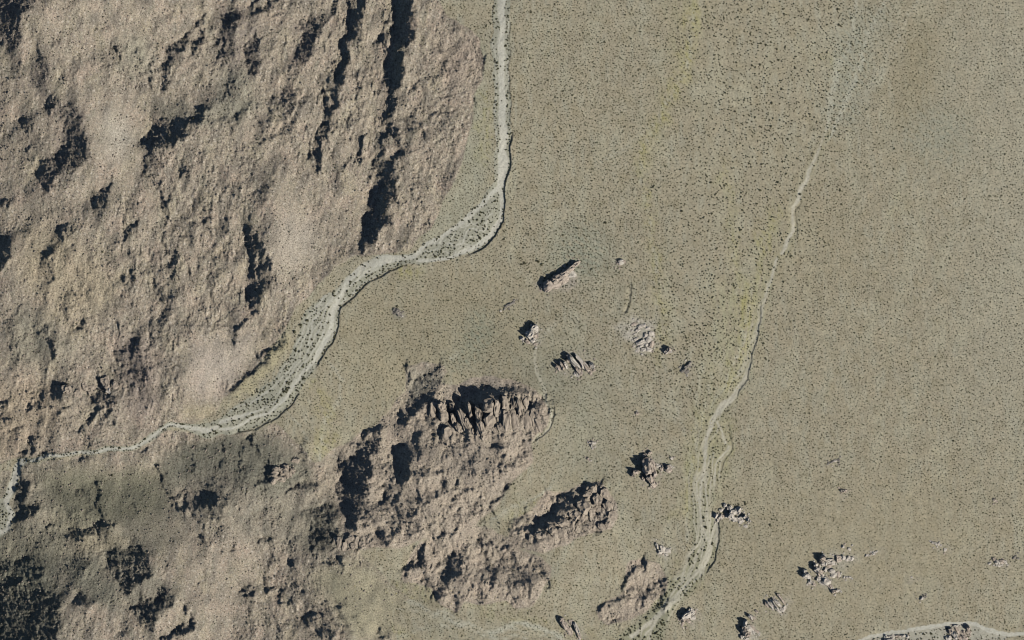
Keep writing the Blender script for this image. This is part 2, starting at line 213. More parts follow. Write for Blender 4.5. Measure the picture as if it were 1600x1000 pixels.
LINES = [
 ([(12,72),(26,92),(40,116)],4,.5), ([(312,15),(312,60),(300,90)],3.5,.75), ([(297,60),(266,80),(259,112),(258,136)],4,.75), ([(230,100),(232,120),(234,142)],4,.85), ([(332,44),(315,66)],4,.6), ([(178,68),(180,96)],5,.7),
 ([(233,232),(228,250)],6,.8), ([(325,168),(290,205),(268,228)],6,.7), ([(566,-40),(556,10),(553,30),(543,55),(540,80),(533,110),(530,140),(525,160),(514,180),(505,198),(498,215),(490,248)],[11,11,11,12,13,10,9,9,9,8,8,7],.86), ([(572,-40),(566,10),(556,40)],10,.45),
 ([(607,28),(601,50),(594,74)],4.5,.72), ([(515,134),(511,150),(507,166)],8,.85), ([(455,140),(440,155),(412,190)],18,.34), ([(428,-10),(405,26)],6,.6), ([(526,104),(505,136)],4,.45), ([(572,214),(567,230),(560,248)],8,.62), ([(560,118),(562,138)],5,.6), ([(520,195),(512,215)],7,.5),
 ([(690,70),(694,90),(700,118)],3,.6), ([(700,108),(672,124),(640,142)],3.5,.45), ([(754,58),(755,90),(752,120)],3,.5), ([(712,75),(730,80),(735,96),(716,100)],5,.36), ([(640,185),(660,200),(655,210)],8,.38), ([(668,172),(674,184)],6,.42), ([(746,146),(740,160)],5,.5), ([(720,195),(722,205)],5,.45), ([(650,38),(665,42)],6,.45), ([(700,46),(714,46)],5,.5),
 ([(587,252),(580,276)],4,.6), ([(412,390),(402,370),(410,400),(412,440),(404,466)],10,.62), ([(384,358),(392,380),(395,400),(392,430),(398,480)],10,.74), ([(430,428),(432,444)],4,.6), ([(490,246),(496,264)],8,.68), ([(540,250),(538,268)],6,.55), ([(655,286),(645,310)],3,.5), ([(650,285),(620,320)],2.5,.4),
 ([(60,398),(86,389)],10,.9), ([(76,424),(84,430)],5,.7), ([(150,322),(168,306),(171,292)],6,.62), ([(155,330),(160,300)],5,.45), ([(186,376),(200,364),(212,352)],6,.55), ([(250,284),(253,310),(268,340)],4.5,.72), ([(262,374),(268,402)],6,.62), ([(243,390),(250,426)],3,.55), ([(270,408),(275,422)],6,.6), ([(270,428),(262,450),(258,472)],5,.52), ([(205,400),(208,426)],4,.6), ([(190,440),(206,429)],4,.62), ([(286,332),(285,350)],4,.6), ([(315,336),(314,348)],4,.6), ([(360,294),(345,306)],5,.5), ([(355,345),(354,362)],9,.42), ([(75,440),(80,426)],5,.6), ([(60,465),(76,459)],4,.55), ([(226,250),(228,274)],4,.7), ([(286,254),(290,274)],4,.6), ([(325,330),(322,350)],3,.5), ([(185,63),(200,58),(225,62),(240,70)],2.6,.36), ([(200,80),(200,130)],2.6,.42), ([(208,85),(208,126)],2.6,.38), ([(218,80),(216,112)],2.6,.42), ([(222,95),(219,142)],2.8,.42), ([(238,70),(255,75),(276,78),(300,64)],2.6,.4), ([(285,95),(300,93),(309,106)],2.6,.38), ([(275,104),(270,120),(262,140)],3.2,.5), ([(55,36),(75,30),(96,35)],3,.3), ([(60,52),(82,44)],3,.3), ([(120,28),(131,46)],3,.36), ([(145,24),(156,46),(172,50)],3,.38), ([(160,34),(172,44)],3,.34), ([(250,26),(266,19)],3,.38), ([(55,58),(60,82)],4,.5), ([(335,112),(340,84)],4,.42), ([(346,152),(372,118)],7,.4), ([(15,108),(46,152)],4,.34),
 ([(455,168),(435,200),(408,234)],7,.36), ([(470,140),(448,162)],4,.42), ([(482,148),(464,176)],4,.42), ([(445,104),(430,121)],4,.38), ([(575,78),(569,112)],4,.38), ([(583,104),(574,132)],4,.42), ([(555,162),(549,188)],4,.48), ([(548,178),(544,204)],3.5,.42), ([(622,190),(702,150)],4,.36), ([(640,202),(692,170)],4,.42), ([(690,176),(722,150)],4,.42), ([(630,226),(672,204)],4,.36), ([(500,38),(488,72)],4,.4), ([(430,32),(442,12)],4,.45), ([(415,95),(425,70)],4,.35), ([(440,215),(455,195)],4,.4),
 ([(140,250),(150,300),(148,350)],5,.3), ([(175,260),(170,290)],4,.45), ([(205,300),(200,330)],4,.38), ([(300,290),(310,340),(300,400)],4,.38), ([(330,380),(335,430),(325,480)],5,.36), ([(355,380),(350,420)],4,.42), ([(230,440),(240,480)],5,.38), ([(120,420),(140,470)],5,.34), ([(30,470),(20,500)],6,.4), ([(280,500),(300,520)],4,.34), ([(250,520),(225,560)],5,.38), ([(215,520),(200,580)],5,.42), ([(245,560),(262,600)],4,.36), ([(130,550),(150,580)],5,.3), ([(20,590),(60,600)],4,.34), ([(100,480),(110,520)],5,.38), ([(270,300),(262,330)],4,.4),
 ([(245,730),(260,765),(285,800)],5,.6), ([(285,770),(300,800),(320,825)],5,.55), ([(420,720),(408,760)],5,.55), ([(470,690),(480,720)],5,.5), ([(350,690),(345,730)],6,.45), ([(380,700),(372,745)],6,.45), ([(310,700),(300,740)],6,.45), ([(130,765),(140,800)],5,.4), ([(95,770),(110,800)],5,.36), ([(200,770),(215,800)],5,.36), ([(230,765),(240,790)],5,.36), ([(305,830),(330,850)],4,.4), ([(350,860),(380,880)],4,.4), ([(420,860),(440,880)],4,.45), ([(560,880),(600,890)],3,.3), ([(500,960),(540,985)],5,.5), ([(415,960),(440,990)],5,.4), ([(375,940),(400,975)],4,.4),
 ([(655,655),(660,690)],5,.5), ([(650,700),(655,740)],5,.45), ([(700,700),(735,695)],6,.45), ([(690,740),(700,760)],6,.5), ([(740,720),(750,745)],6,.5), ([(600,760),(604,800)],6,.6), ([(576,790),(580,815)],7,.6), ([(650,815),(655,830)],6,.6), ([(700,800),(705,820)],5,.4), ([(730,880),(735,925)],4,.45), ([(752,890),(756,930)],4,.5), ([(800,915),(806,940)],5,.5), ([(830,880),(836,905)],4,.5), ([(660,920),(672,905)],7,.6), ([(715,925),(722,942)],4,.5), ([(795,870),(803,884)],6,.6), ([(762,842),(770,850)],8,.8), ([(780,850),(786,862)],6,.75), ([(725,850),(730,862)],5,.6), ([(682,855),(690,862)],5,.6),
 ([(340,191),(365,188),(386,172)],4,.5), ([(300,226),(312,242)],5,.4), ([(495,46),(518,18),(530,-6)],7,.42), ([(548,44),(562,62)],5,.4), ([(612,204),(620,222),(622,240)],8,.55), ([(634,192),(660,214)],6,.4),
 ([(287,340),(285,372)],3,.42), ([(300,346),(302,384)],3,.4), ([(330,338),(327,372)],3,.4), ([(345,346),(347,384)],3,.42), ([(358,350),(356,390)],3,.4), ([(272,352),(268,376)],3,.36), ([(312,392),(316,420)],3,.36), ([(200,540),(205,600)],4,.42), ([(226,560),(230,622)],4,.42), ([(214,545),(216,590)],3,.36), ([(262,560),(274,602)],4,.36), ([(300,962),(280,985),(258,1004)],10,.62), ([(190,540),(192,600)],3,.4),
 ([(240,420),(255,470)],4,.35), ([(180,430),(170,450)],3,.5),
 ([(50,512),(76,515)],6,.5), ([(75,534),(84,550),(72,572)],8,.7), ([(120,516),(131,505)],7,.62), ([(20,570),(45,558)],3,.4), ([(48,648),(52,633),(62,624),(80,618)],3.5,.75), ([(140,614),(148,620),(150,640),(143,655),(130,668)],8,.84), ([(150,616),(140,618)],6,.85), ([(90,645),(106,639)],6,.66), ([(183,514),(185,582)],4,.62), ([(205,536),(204,552)],6,.55), ([(60,662),(72,664)],5,.85), ([(-10,660),(17,650)],3,.6), ([(0,642),(6,634)],6,.85), ([(55,688),(47,702),(30,710)],6,.82), ([(14,678),(26,675)],4,.75), ([(110,674),(130,666)],4,.5), ([(370,505),(368,534)],4,.62), ([(378,498),(378,512)],6,.7), ([(210,600),(206,580)],6,.45), ([(400,545),(402,480)],2,.3),
 ([(24,727),(40,719),(62,714),(92,712)],4.5,.95), ([(25,726),(29,748)],6,.95), ([(126,714),(132,716)],5,.9), ([(245,724),(252,742)],6,.85), ([(190,592),(202,606)],8,.36), ([(441,522),(428,545),(400,572),(385,592),(360,607)],12,.46), ([(391,676),(395,702)],7,.8), ([(280,990),(300,974)],9,.85), ([(310,838),(322,852)],5,.5), ([(150,763),(155,790),(165,816)],5,.6), ([(75,818),(86,826)],7,.75), ([(195,922),(232,900)],9,.92), ([(-60,918),(26,916)],8,.95), ([(320,903),(323,909)],5,.9), ([(378,915),(396,932)],6,.72), ([(285,795),(290,812)],5,.7), ([(366,852),(370,862)],3,.8),
 ([(635,568),(640,590)],5,.8), ([(640,596),(665,588),(692,568)],3,.55), ([(676,620),(660,630),(642,648),(625,655)],12,.86), ([(625,646),(640,664)],9,.95), ([(570,674),(596,671)],8,.85), ([(602,710),(606,730),(610,748)],5,.85),
 ([(716,627),(740,626),(752,619),(770,613),(800,611),(826,611)],[8,10,13,12,10,6],.98), ([(716,630),(722,655),(727,682)],8,.93), ([(735,626),(746,648),(746,676)],10,.95), ([(754,620),(757,652)],8,.93), ([(779,642),(783,655),(782,678)],8,.95), ([(692,640),(686,655)],6,.6), ([(688,672),(693,692)],5,.92), ([(680,632),(684,648)],6,.85), ([(713,640),(718,672)],5,.8), ([(798,614),(796,636)],4,.85), ([(811,616),(813,640)],4,.75), ([(784,625),(784,640)],5,.85), ([(806,660),(804,668)],3,.6), ([(816,674),(820,692)],5,.9), ([(830,630),(831,640)],6,.85), ([(842,633),(844,642)],6,.85), ([(836,650),(850,676)],4,.35), ([(768,700),(778,702)],9,.75), ([(776,706),(784,704)],6,.8),
 ([(624,774),(630,800),(634,812)],7,.82), ([(656,768),(651,800)],10,.86), ([(592,715),(600,745)],3,.6), ([(598,834),(600,852)],8,.95), ([(605,838),(612,833),(625,826)],6,.75), ([(675,842),(690,838),(702,832),(726,822)],5,.95), ([(670,825),(674,838)],5,.8), ([(670,772),(700,766),(736,768)],4,.5), ([(720,768),(735,758)],5,.7), ([(590,782),(606,786)],8,.7), ([(640,830),(636,822)],7,.9), ([(558,845),(556,862)],4,.7), ([(545,838),(548,852)],6,.75), ([(535,838),(530,850)],5,.7), ([(575,832),(575,845)],4,.6),
 ([(676,912),(690,934)],8,.85), ([(698,900),(706,925),(715,952)],6,.6), ([(772,878),(774,915)],6,.9), ([(786,890),(790,920)],4,.5), ([(803,884),(800,905)],4,.6), ([(808,905),(826,916)],6,.75), ([(820,895),(824,905)],5,.75), ([(690,876),(680,890)],5,.6), ([(435,930),(445,940),(456,952)],8,.8), ([(490,977),(502,984),(513,995)],8,.82), ([(460,873),(464,882)],6,.85), ([(505,878),(528,873),(536,886)],6,.58), ([(405,857),(410,844),(424,840)],5,.75), ([(448,770),(462,761),(492,755)],9,.84), ([(595,984),(601,998)],7,.85), ([(475,925),(460,912)],5,.5), ([(450,920),(456,935)],4,.6), ([(420,875),(416,890),(412,915)],6,.4), ([(440,850),(470,845)],4,.4),
 ([(755,804),(770,788),(787,768)],5,.82), ([(786,768),(792,756)],8,.55), ([(832,826),(850,820),(858,812)],[8,14,14],.97), ([(845,828),(846,835)],8,.95), ([(856,812),(866,798),(884,791)],[14,16,10],.97), ([(884,781),(898,784),(910,772),(920,762)],[8,13,10,9],.97), ([(912,758),(924,754),(938,754)],5,.8), ([(856,763),(858,775),(868,778)],8,.72), ([(866,780),(885,784)],8,.6), ([(918,804),(922,811)],7,.95), ([(936,775),(938,786)],6,.8), ([(812,832),(824,822)],6,.9), ([(802,822),(806,826)],6,.9), ([(826,838),(836,842)],6,.7), ([(898,816),(901,836)],4,.75), ([(800,815),(812,802),(826,800)],4,.6), ([(946,815),(958,825)],3,.5),
 ([(974,912),(976,900),(985,892),(994,886)],7,.8), ([(1005,872),(1004,890)],5,.75), ([(976,910),(980,925)],7,.55), ([(1018,910),(1034,909)],5,.75), ([(1024,918),(1028,940)],4,.7), ([(998,918),(1010,932)],3.5,.5), ([(1040,915),(1043,930)],4,.55), ([(930,957),(940,946),(952,938),(966,930)],6,.85), ([(951,976),(964,971)],5,.85), ([(934,965),(940,972)],3,.6), ([(1003,936),(1004,944)],4,.6),
 ([(20,440),(50,500)],4,.2), ([(460,95),(445,130)],4,.35), ([(330,100),(345,85)],4,.5), ([(395,20),(400,0)],8,.5), ([(290,25),(283,15)],4,.6), ([(250,45),(245,50)],4,.5), ([(160,90),(158,96)],5,.7),
]
lr = random.Random(12)
for u0, u1, v0, v1, st, tilt in ((690, 858, 866, 936, 6.5, 5), (858, 962, 806, 838, 6, 2), (640, 722, 650, 700, 8, 5), (826, 860, 620, 668, 5, 8), (540, 660, 770, 845, 9, 3), (980, 1042, 915, 955, 6, 14), (660, 800, 780, 830, 11, 6)):       # joints between upright slabs of the ridges
    uu = u0
    while uu < u1:
        va = v0+lr.uniform(0, 0.55)*(v1-v0); vb = va+lr.uniform(.25, .6)*(v1-v0)
        LINES.append(([(uu, va), (uu+tilt*.5+lr.uniform(-2, 2), (va+vb)/2), (uu+tilt, vb)], lr.uniform(2.4, 4.6), lr.uniform(.38, .72))); uu += st*lr.uniform(.6, 1.5)
D = np.zeros(U.shape)
for pts, val in POLYS:
    D = np.maximum(D, val*pmask(pts))
for pts, w, val in LINES:
    D = np.maximum(D, min(1.0, val*1.45+0.05)*lmask(pts, np.asarray(w)+0.8, 0.8))
D = blur(D, 0.8)
brk = 0.75*band(3, 6, 100, 1.3, 91) + 0.6*band(7, 16, 98, 1.5, 92)
D = np.clip(np.where(D > 0.10, D + 0.34*brk*sstep(.40, .62, D)*(1-0.25*sstep(.84, .95, D)), D), 0, 1)
zone = np.clip(0.55+0.55*band(40, 130, 100, 1.4, 93), 0, 1.5)                          # crags come in patches
crag = 0.90*band(2.6, 5, 100, 1.6, 94) + 0.35*band(5, 11, 99, 2.6, 95) + 0.25*band(12, 30, 103, 3.0, 96) + 0.55*(zone-0.6)
SMOOTH = [([(130,110),(225,150),(222,290),(150,300),(128,240)],.25), ([(420,250),(480,300),(505,400),(440,450),(420,380)],.2), ([(290,540),(400,510),(420,540),(340,640),(280,650)],.2), ([(250,900),(380,830),(420,900),(330,1000),(280,980)],.2), ([(60,740),(300,700),(330,780),(200,840)],.35), ([(600,230),(580,330),(540,390),(500,320)],.5), ([(560,880),(640,930),(700,1000),(560,1000),(500,900)],.1), ([(155,815),(310,780),(330,830),(280,900),(220,850)],.2), ([(40,10),(340,0),(300,70),(60,90)],.5), ([(780,770),(850,760),(800,830),(740,830)],.1), ([(600,640),(690,590),(800,590),(760,570),(620,575)],.6)]
csm = np.ones(U.shape)
for pts, val in SMOOTH: csm = np.minimum(csm, 1-(1-val)*blur(pmask(pts).astype(float), 8))
CR = sstep(0.85, 1.5, crag)*csm*sstep(0.5, 1, blur(ROCKY, 3))
rib = 0.7*band(4, 8, 97, 6.0, 97) + 0.5*band(8, 18, 100, 5.0, 98)
ribzone = blur(np.maximum(pmask([(160,240),(420,250),(430,480),(380,540),(200,520),(150,380)]), np.maximum(pmask([(400,0),(640,0),(620,240),(540,320),(440,240)]), pmask([(170,500),(330,500),(300,640),(180,640)])|pmask([(640,600),(860,600),(850,690),(800,800),(640,800)])|pmask([(640,840),(860,860),(850,950),(680,940)]))).astype(float), 15)
spur = band(26, 60, 112, 2.6, 101)
gul = band(16, 44, 108, 2.8, 102); gul2 = band(9, 22, 98, 3.2, 103)
D = np.maximum(D, 0.50*np.clip(1-np.abs(gul)/0.07, 0, 1)*(m_mtn | m_foot | m_cliff | m_south)*np.clip(0.35+0.5*band(30, 90, seed=104), 0, 1)*np.clip(csm+.1, 0, 1))
D = np.maximum(D, 0.50*np.clip(1-np.abs(gul2)/0.08, 0, 1)*(m_mtn | m_foot | m_cliff | m_south | m_east)*np.clip(0.2+0.6*band(30, 80, seed=105), 0, 1)*csm)
D = np.maximum(D, 0.36*sstep(0.55, 1.6, spur)*(m_mtn | m_foot)*np.clip(csm+0.2, 0, 1)); D = np.maximum(D, 0.85*CR); D = np.maximum(D, 0.75*sstep(0.8, 1.7, rib)*csm*np.clip(ribzone+0.25, 0, 1)*sstep(0.5, 1, blur(ROCKY, 3)))
DIAG = band(5, 10, 150, 4.0, 99)*blur(pmask([(650,130),(760,90),(745,200),(690,320),(610,370),(625,230)]).astype(float), 12)       # slanting joints of the spur by the wash
D = np.maximum(D, 0.6*sstep(0.9, 1.9, DIAG))
ARC = band(4, 9, 35, 5.0, 100)*blur(pmask([(425,880),(520,930),(600,1000),(430,1000),(390,930)]).astype(float), 10)
D = np.maximum(D, 0.8*sstep(0.8, 1.7, ARC))
lineam = 0.6*band(7, 16, 104, 4.0, 21) + 0.4*band(16, 40, 100, 3.0, 22)             # strike of the bedding
leftmix = sstep(560, 300, V + 0.25*U)                                               # upper massif shows it best
ax, ay = -SUN_DX, SUN_DY                       # map direction away from the sun (u right, v down)
kd = KX*ax + KY*ay; kt = -KX*ay + KY*ax
target = pad(np.interp(D, [0, .2, .4, .6, .8, 1], [.24, -.05, -.30, -.60, -.90, -1.38]))
Dp = pad(D); flat = np.clip((1-pad(MT))*(1-sstep(.15, .35, Dp)), 0, 1)
near = pad(sstep(.05, .35, blur((D > .5).astype(float), 5)))
band_hi = np.where(Dp > .15, np.where(Dp > .55, target, target+.08), .34+.75*near); band_lo = np.where(Dp > .15, target-.25, -.10)
tmax = .28+.5*near
Hh = np.fft.fft2(pad(22*blur(ROCKY, 40) + 30*blur((m_mtn | m_foot).astype(float), 110)))
for _ in range(30):                            # height field whose slopes fit the sunlit and shaded faces
    gd = np.real(np.fft.ifft2(1j*kd*Hh)); gt = np.real(np.fft.ifft2(1j*kt*Hh))
    gd = np.clip(gd, band_lo, band_hi)*(1-flat); gt = np.clip(gt, -tmax, tmax)*(1-flat)
    Hh = (-1j*kd*np.fft.fft2(gd) - 1j*kt*np.fft.fft2(gt))/(kd**2 + kt**2 + 1/500.0**2)
relief = np.real(np.fft.ifft2(Hh))[:NY+1, :NX+1]; relief -= np.median(relief[(MT < .05)])
rough = np.clip(0.62 + 0.25*band(40, 110, seed=31), 0.2, 1.1)
for pts, val in [([(130,130),(230,150),(225,290),(150,300),(130,240)],.4), ([(420,250),(480,300),(500,400),(440,450),(420,380)],.45), ([(290,540),(400,510),(420,540),(340,640),(290,650)],.4), ([(250,900),(380,830),(420,900),(330,1000),(280,980)],.4), ([(60,750),(300,700),(330,780),(200,840)],.6), ([(600,230),(580,330),(540,390),(500,320)],.7), ([(560,880),(640,930),(700,1000),(560,1000),(500,900)],.3), ([(155,815),(310,780),(330,830),(280,900),(220,850)],.45)]:
    rough = rough*(1-pmask(pts)) + val*pmask(pts)
rough = blur(rough, 6)
n1 = band(2.6, 5.0, seed=41); n2 = band(6, 11, seed=42); n3 = band(12, 26, 102, 1.8, 43); n4 = band(30, 70, 100, 1.6, 44)
knob = np.maximum(0, band(5, 9, seed=46)-0.75); knob2 = np.maximum(0, band(10, 20, 100, 1.4, 47)-0.9)
crev = np.maximum(0, 0.12-np.abs(band(9, 22, 103, 2.2, 48)))/0.12
patchy = np.clip(0.9+0.7*band(40, 120, seed=49), 0.15, 2)
detail = rough*(0.30*n1 + 0.06*n2 + (0.5*knob + 0.2*knob2 - 0.35*crev)*patchy) + 0.06*n3 + 0.5*n4 + 0.10*lineam*leftmix
zz = relief + detail*MT
zz += (1-MT)*(0.02*n1 + 0.05*n2 + 0.10*n3)
# cut banks on the outer side of the wash bends
def bank(pts, b, fall, taper=0.08):
    d, sd, t = ldist(pts, fall, GU, GV)
    side = sd > 0
    f = np.where(side, np.minimum(1, d/1.2)*(1-sstep(3.0, fall, d)), 0)*sstep(0, taper, t)*sstep(0, taper, 1-t)
    return -b*f
BANKS = [([(800,200),(799,225),(798,245),(795,270),(788,300),(790,322),(787,346),(773,372),(752,391),(722,405)],2.8,26), ([(798,30),(797,120),(798,200)],1.0,18), ([(640,414),(604,427),(576,444),(546,470),(534,482),(531,506),(521,532),(506,556),(490,582)],2.4,24),
         ([(470,612),(452,636),(432,657),(396,670),(362,679)],2.2,16), ([(1192,470),(1186,520),(1178,550),(1166,592),(1150,624)],1.7,26), ([(1141,655),(1143,700),(1128,742)],1.0,18), ([(1122,806),(1124,846),(1119,874),(1101,902)],2.2,20),
         ([(1566,990),(1546,984),(1530,973),(1515,969),(1480,973),(1430,979),(1380,987),(1342,996)],0.0,10), ([(868,630),(868,650),(858,672),(846,684),(830,694)],1.8,10), ([(984,440),(986,470),(978,492)],1.6,6), ([(1254,312),(1245,330),(1246,372)],1.0,14)]
for p, b, f in BANKS: zz = zz + bank(p, b, f)
braid = band(5, 9, 125, 3.2, 51)
zz = zz + np.where(w1 | w2, 0.10*braid, 0)

# ------------------------------------------------------------------ granite outcrops: where each block stands (built below, after the terrain)
MAT_OF = {"pink": MAT_PINK, "pale": MAT_PALE, "grey": MAT_GREY}
OUTCROPS = []
def outcrop(*a, **k): OUTCROPS.append((a, k))
def strew(poly, n, lo, hi, hr=0.6, ang=None, seed=0):
    """loose blocks inside a polygon"""
    r = random.Random(seed); out = []; xs = [p[0] for p in poly]; ys = [p[1] for p in poly]
    while len(out) < n:
        x, y = r.uniform(min(xs), max(xs)), r.uniform(min(ys), max(ys)); ins = False
        for k in range(len(poly)):
            (x0, y0), (x1, y1) = poly[k], poly[(k+1) % len(poly)]
            if (y0 > y) != (y1 > y) and x < (x1-x0)*(y-y0)/(y1-y0)+x0: ins = not ins
        if ins:
            d = r.uniform(lo, hi); out.append((x, y, d*r.uniform(1, 1.7), d, r.uniform(0, 180) if ang is None else ang+r.uniform(-18, 18), d*hr*r.uniform(.7, 1.2)))
    return out
outcrop("rock_outcrop", "long tan rock ridge slanting up to the right, black shadow along its upper side", "rock outcrop",
    [(856,446,18,13,-30,10),(866,441,18,13,-30,10),(874,434,17,12,-30,9),(882,428,16,9,-32,8),(890,421,14,7,-35,7),(897,415,12,5,-36,6),(880,438,18,9,-30,4),(893,429,12,9,-30,3),(869,448,12,6,-10,4),(903,411,8,3.5,-40,3),(848,450,7,5,-20,4)])
outcrop("rock_outcrop", "small pale rock with a dark left side right of the long slanting ridge", "rock outcrop", [(970,409,8,7,0,5),(974,408,6,4,10,3),(966,412,5,3,0,2.5)])
outcrop("rock_outcrop", "compact rock knob with a jagged black shadow, at the head of the thin gully", "rock outcrop",
    [(829,521,13,11,-55,11),(835,514,11,9,-40,9),(836,524,10,8,80,7),(832,531,8,7,60,5),(816,529,6,5,0,5),(825,534,8,5,20,4),(838,518,7,5,60,5),(836,538,6,4,0,2)], MAT_PALE)
outcrop("rock_outcrop", "set of parallel rock fins slanting down to the right, black gaps between them", "rock outcrop",
    [(872,574,10,5,55,6),(878,572,13,5,62,8),(884,570,11,4,60,7),(897,566,30,7,48,11),(904,577,20,7,58,7),(909,566,30,7,50,8),(916,574,16,6,55,6),(922,580,12,4,70,4),(925,571,12,5,70,7),(901,585,10,6,40,4),(890,563,10,6,40,8),(928,577,6,4,30,2.5)], MAT_PINK)
outcrop("rock_outcrop", "low whitish rock pavement split by dark clefts with a lone bush on its pale apron", "rock outcrop",
    [(1008,524,9,5,-28,3.5),(1001,535,14,5,-25,4),(1013,530,10,8,-20,3.5),(1018,538,9,8,0,3.5),(1000,541,10,4,-30,3),(1006,546,9,5,-15,3),(1014,546,10,6,10,3),(996,548,7,4,0,2),(1003,509,12,4,-15,2.5),(997,516,8,4,-40,2.5),(1012,513,8,5,0,2),(990,507,9,4,-20,1.2),(1009,538,7,5,40,3),(994,530,7,3,-30,2),(1018,521,8,6,0,2)], MAT_PALE)
outcrop("rock_outcrop", "little rock with a black left half below right of the whitish rock pavement", "rock outcrop", [(1044,546,8,6,-60,7.5),(1041,550,6,5,-40,6),(1048,549,5,4,-60,3)])
outcrop("rock_outcrop", "narrow grey rock sliver tilted up to the right amid green shrubs", "rock outcrop", [(1070,576,9,4.5,-50,4.5),(1076,570,12,3.5,-42,3.5),(1073,581,7,5,-30,2),(1066,580,5,3,-40,3)], MAT_GREY)
outcrop("rock_outcrop", "tiny lone pale rock on open soil above the dark star-shaped outcrop", "rock outcrop", [(996,646,4.5,3.6,20,3.5),(993,645,2.6,2.2,0,2)], MAT_PALE)
outcrop("rock_outcrop", "small whitish cross-shaped rock east of the cliff ridge", "rock outcrop", [(925,694,9,3,90,4),(928,692,6,3,10,3),(922,692,4,3,0,3),(926,700,4,2.5,70,2)], MAT_PALE)
outcrop("rock_outcrop", "pebble-sized dark rock just below the whitish cross-shaped rock", "rock outcrop", [(919,717,4,3,60,3),(921,720,3,2,50,1.6)])
outcrop("rock_outcrop", "tall star-shaped rock outcrop casting the broadest black shadow on the middle plain", "rock outcrop",
    [(1012,727,24,12,75,17),(1017,733,26,11,68,13),(1019,724,20,6,62,10),(1008,734,9,6,60,9),(1017,750,20,8,55,9),(1022,756,9,7,40,5),(1028,728,10,6,20,5),(1033,731,8,7,60,5),(1044,733,11,9,60,7),(1047,729,6,5,30,3),(994,737,9,6,60,10),(988,741,6,4,80,7),(1008,711,7,5,-30,5),(1015,708,6,4,-40,5),(1005,748,6,4,50,5),(1049,716,5,4,0,2.5),(1018,758,7,4,80,3)])
outcrop("rock_outcrop", "chain of whitish boulders at the wash bank with a round stone at its right end", "rock outcrop",
    [(1140,794,8,7,0,6),(1145,800,11,9,70,7),(1153,798,11,9,70,6),(1142,806,9,8,30,8),(1148,811,8,7,0,4),(1118,806,7,6,0,6),(1125,808,6,6,0,4),(1129,806,5,5,0,3.5),(1135,806,5,4,0,4),(1157,812,10,9,50,4),(1164,808,7,5,40,6),(1168,811,7,4,80,8),(1172,814,3.5,3.5,0,3),(1133,790,5,5,0,5),(1127,797,6,4,0,3),(1165,822,6,4,20,2),(1122,813,5,4,0,3)], MAT_PALE)
outcrop("rock_outcrop", "triangular pale rock slab left of the braided lower wash with one black spot", "rock outcrop", [(1036,858,15,8,35,3.5),(1031,862,6,5,10,5),(1026,852,9,3,75,4),(1043,860,9,6,20,2.5),(1041,866,6,4,0,2)], MAT_PALE)
outcrop("rock_outcrop", "two-pronged rock near the bottom edge with dark gaps, left of the low knoll", "rock outcrop", [(881,974,17,6,62,7),(886,980,18,6,60,4),(890,985,12,7,70,3),(900,980,20,5,65,6),(904,990,14,4,70,4),(877,968,7,6,20,7),(892,971,8,6,20,3)])
outcrop("rock_outcrop", "lens-shaped rock right of the lower wash with a black left flank", "rock outcrop", [(1072,962,15,8,-35,10),(1078,957,14,9,-30,7),(1068,968,9,6,-40,7),(1082,964,9,7,60,4),(1075,970,8,5,60,3),(1085,956,5,5,0,2.5),(1066,975,8,3,-60,2)])
outcrop("rock_outcrop", "ragged pale rock with a black left edge at the start of the bottom gravel", "rock outcrop", [(1164,974,10,5,-75,10),(1163,986,14,7,-80,12),(1168,992,9,6,-60,7),(1170,983,11,8,45,4),(1176,988,8,6,40,3),(1166,997,9,5,-50,5),(1175,980,12,4,40,2.5),(1160,995,6,5,0,5),(1182,986,8,3,30,1.5)], MAT_PALE)
outcrop("rock_outcrop", "pair of little rocks up right of the ragged pale rock by the bottom edge", "rock outcrop", [(1173,963,9,4.5,50,6.5),(1178,965,6,3,60,2.5),(1182,955,5,3.5,20,3)])
outcrop("rock_outcrop", "oval rock made of thin stripes slanting down to the right", "rock outcrop", [(1203,944,16,4,48,6),(1209,944,20,4,50,7),(1215,942,20,3.5,48,6),(1221,936,18,3,52,4),(1215,952,12,4,45,4),(1225,951,9,4,-60,3),(1222,953,8,4,40,2.5),(1198,944,10,4,50,5),(1217,931,7,3,50,5)], MAT_PALE)
outcrop("rock_outcrop", "largest boulder pile on the right plain, wedge of pale blocks with three black shadows", "rock outcrop",
    [(1286,872,9,7,30,10),(1287,880,10,6,20,8),(1283,877,7,6,0,9),(1294,876,16,4,-20,4),(1292,881,14,4,-20,3),(1277,889,9,7,50,9),(1281,895,10,7,60,9),(1275,884,6,5,0,8),(1260,899,10,8,30,9),(1257,892,6,5,0,7),(1264,902,8,6,40,4),(1266,909,7,6,30,5),(1285,902,14,7,45,5),(1291,909,13,10,50,6),(1297,916,9,5,45,4),(1301,921,6,5,45,3),(1303,924,7,5,0,6),(1308,923,5,4,0,4),(1279,905,6,6,0,4),(1272,913,6,4,20,3),(1300,892,10,6,30,4),(1303,898,11,7,15,4),(1308,897,8,7,0,3.5),(1296,884,9,6,-20,3.5),(1289,890,8,6,60,5),(1310,873,9,8,0,4.5),(1317,871,8,6,-20,4),(1325,873,9,6,-20,3.5),(1331,873,6,5,0,3),(1301,879,7,6,0,3.5),(1286,868,6,4,-30,4),(1283,910,5,5,0,3)], MAT_PALE)
outcrop("rock_outcrop", "two pebbles, one dark and one white, above the largest boulder pile", "rock outcrop", [(1317,854,4.5,3.6,0,3.6),(1327,858,4.5,4,0,2)], MAT_PALE)
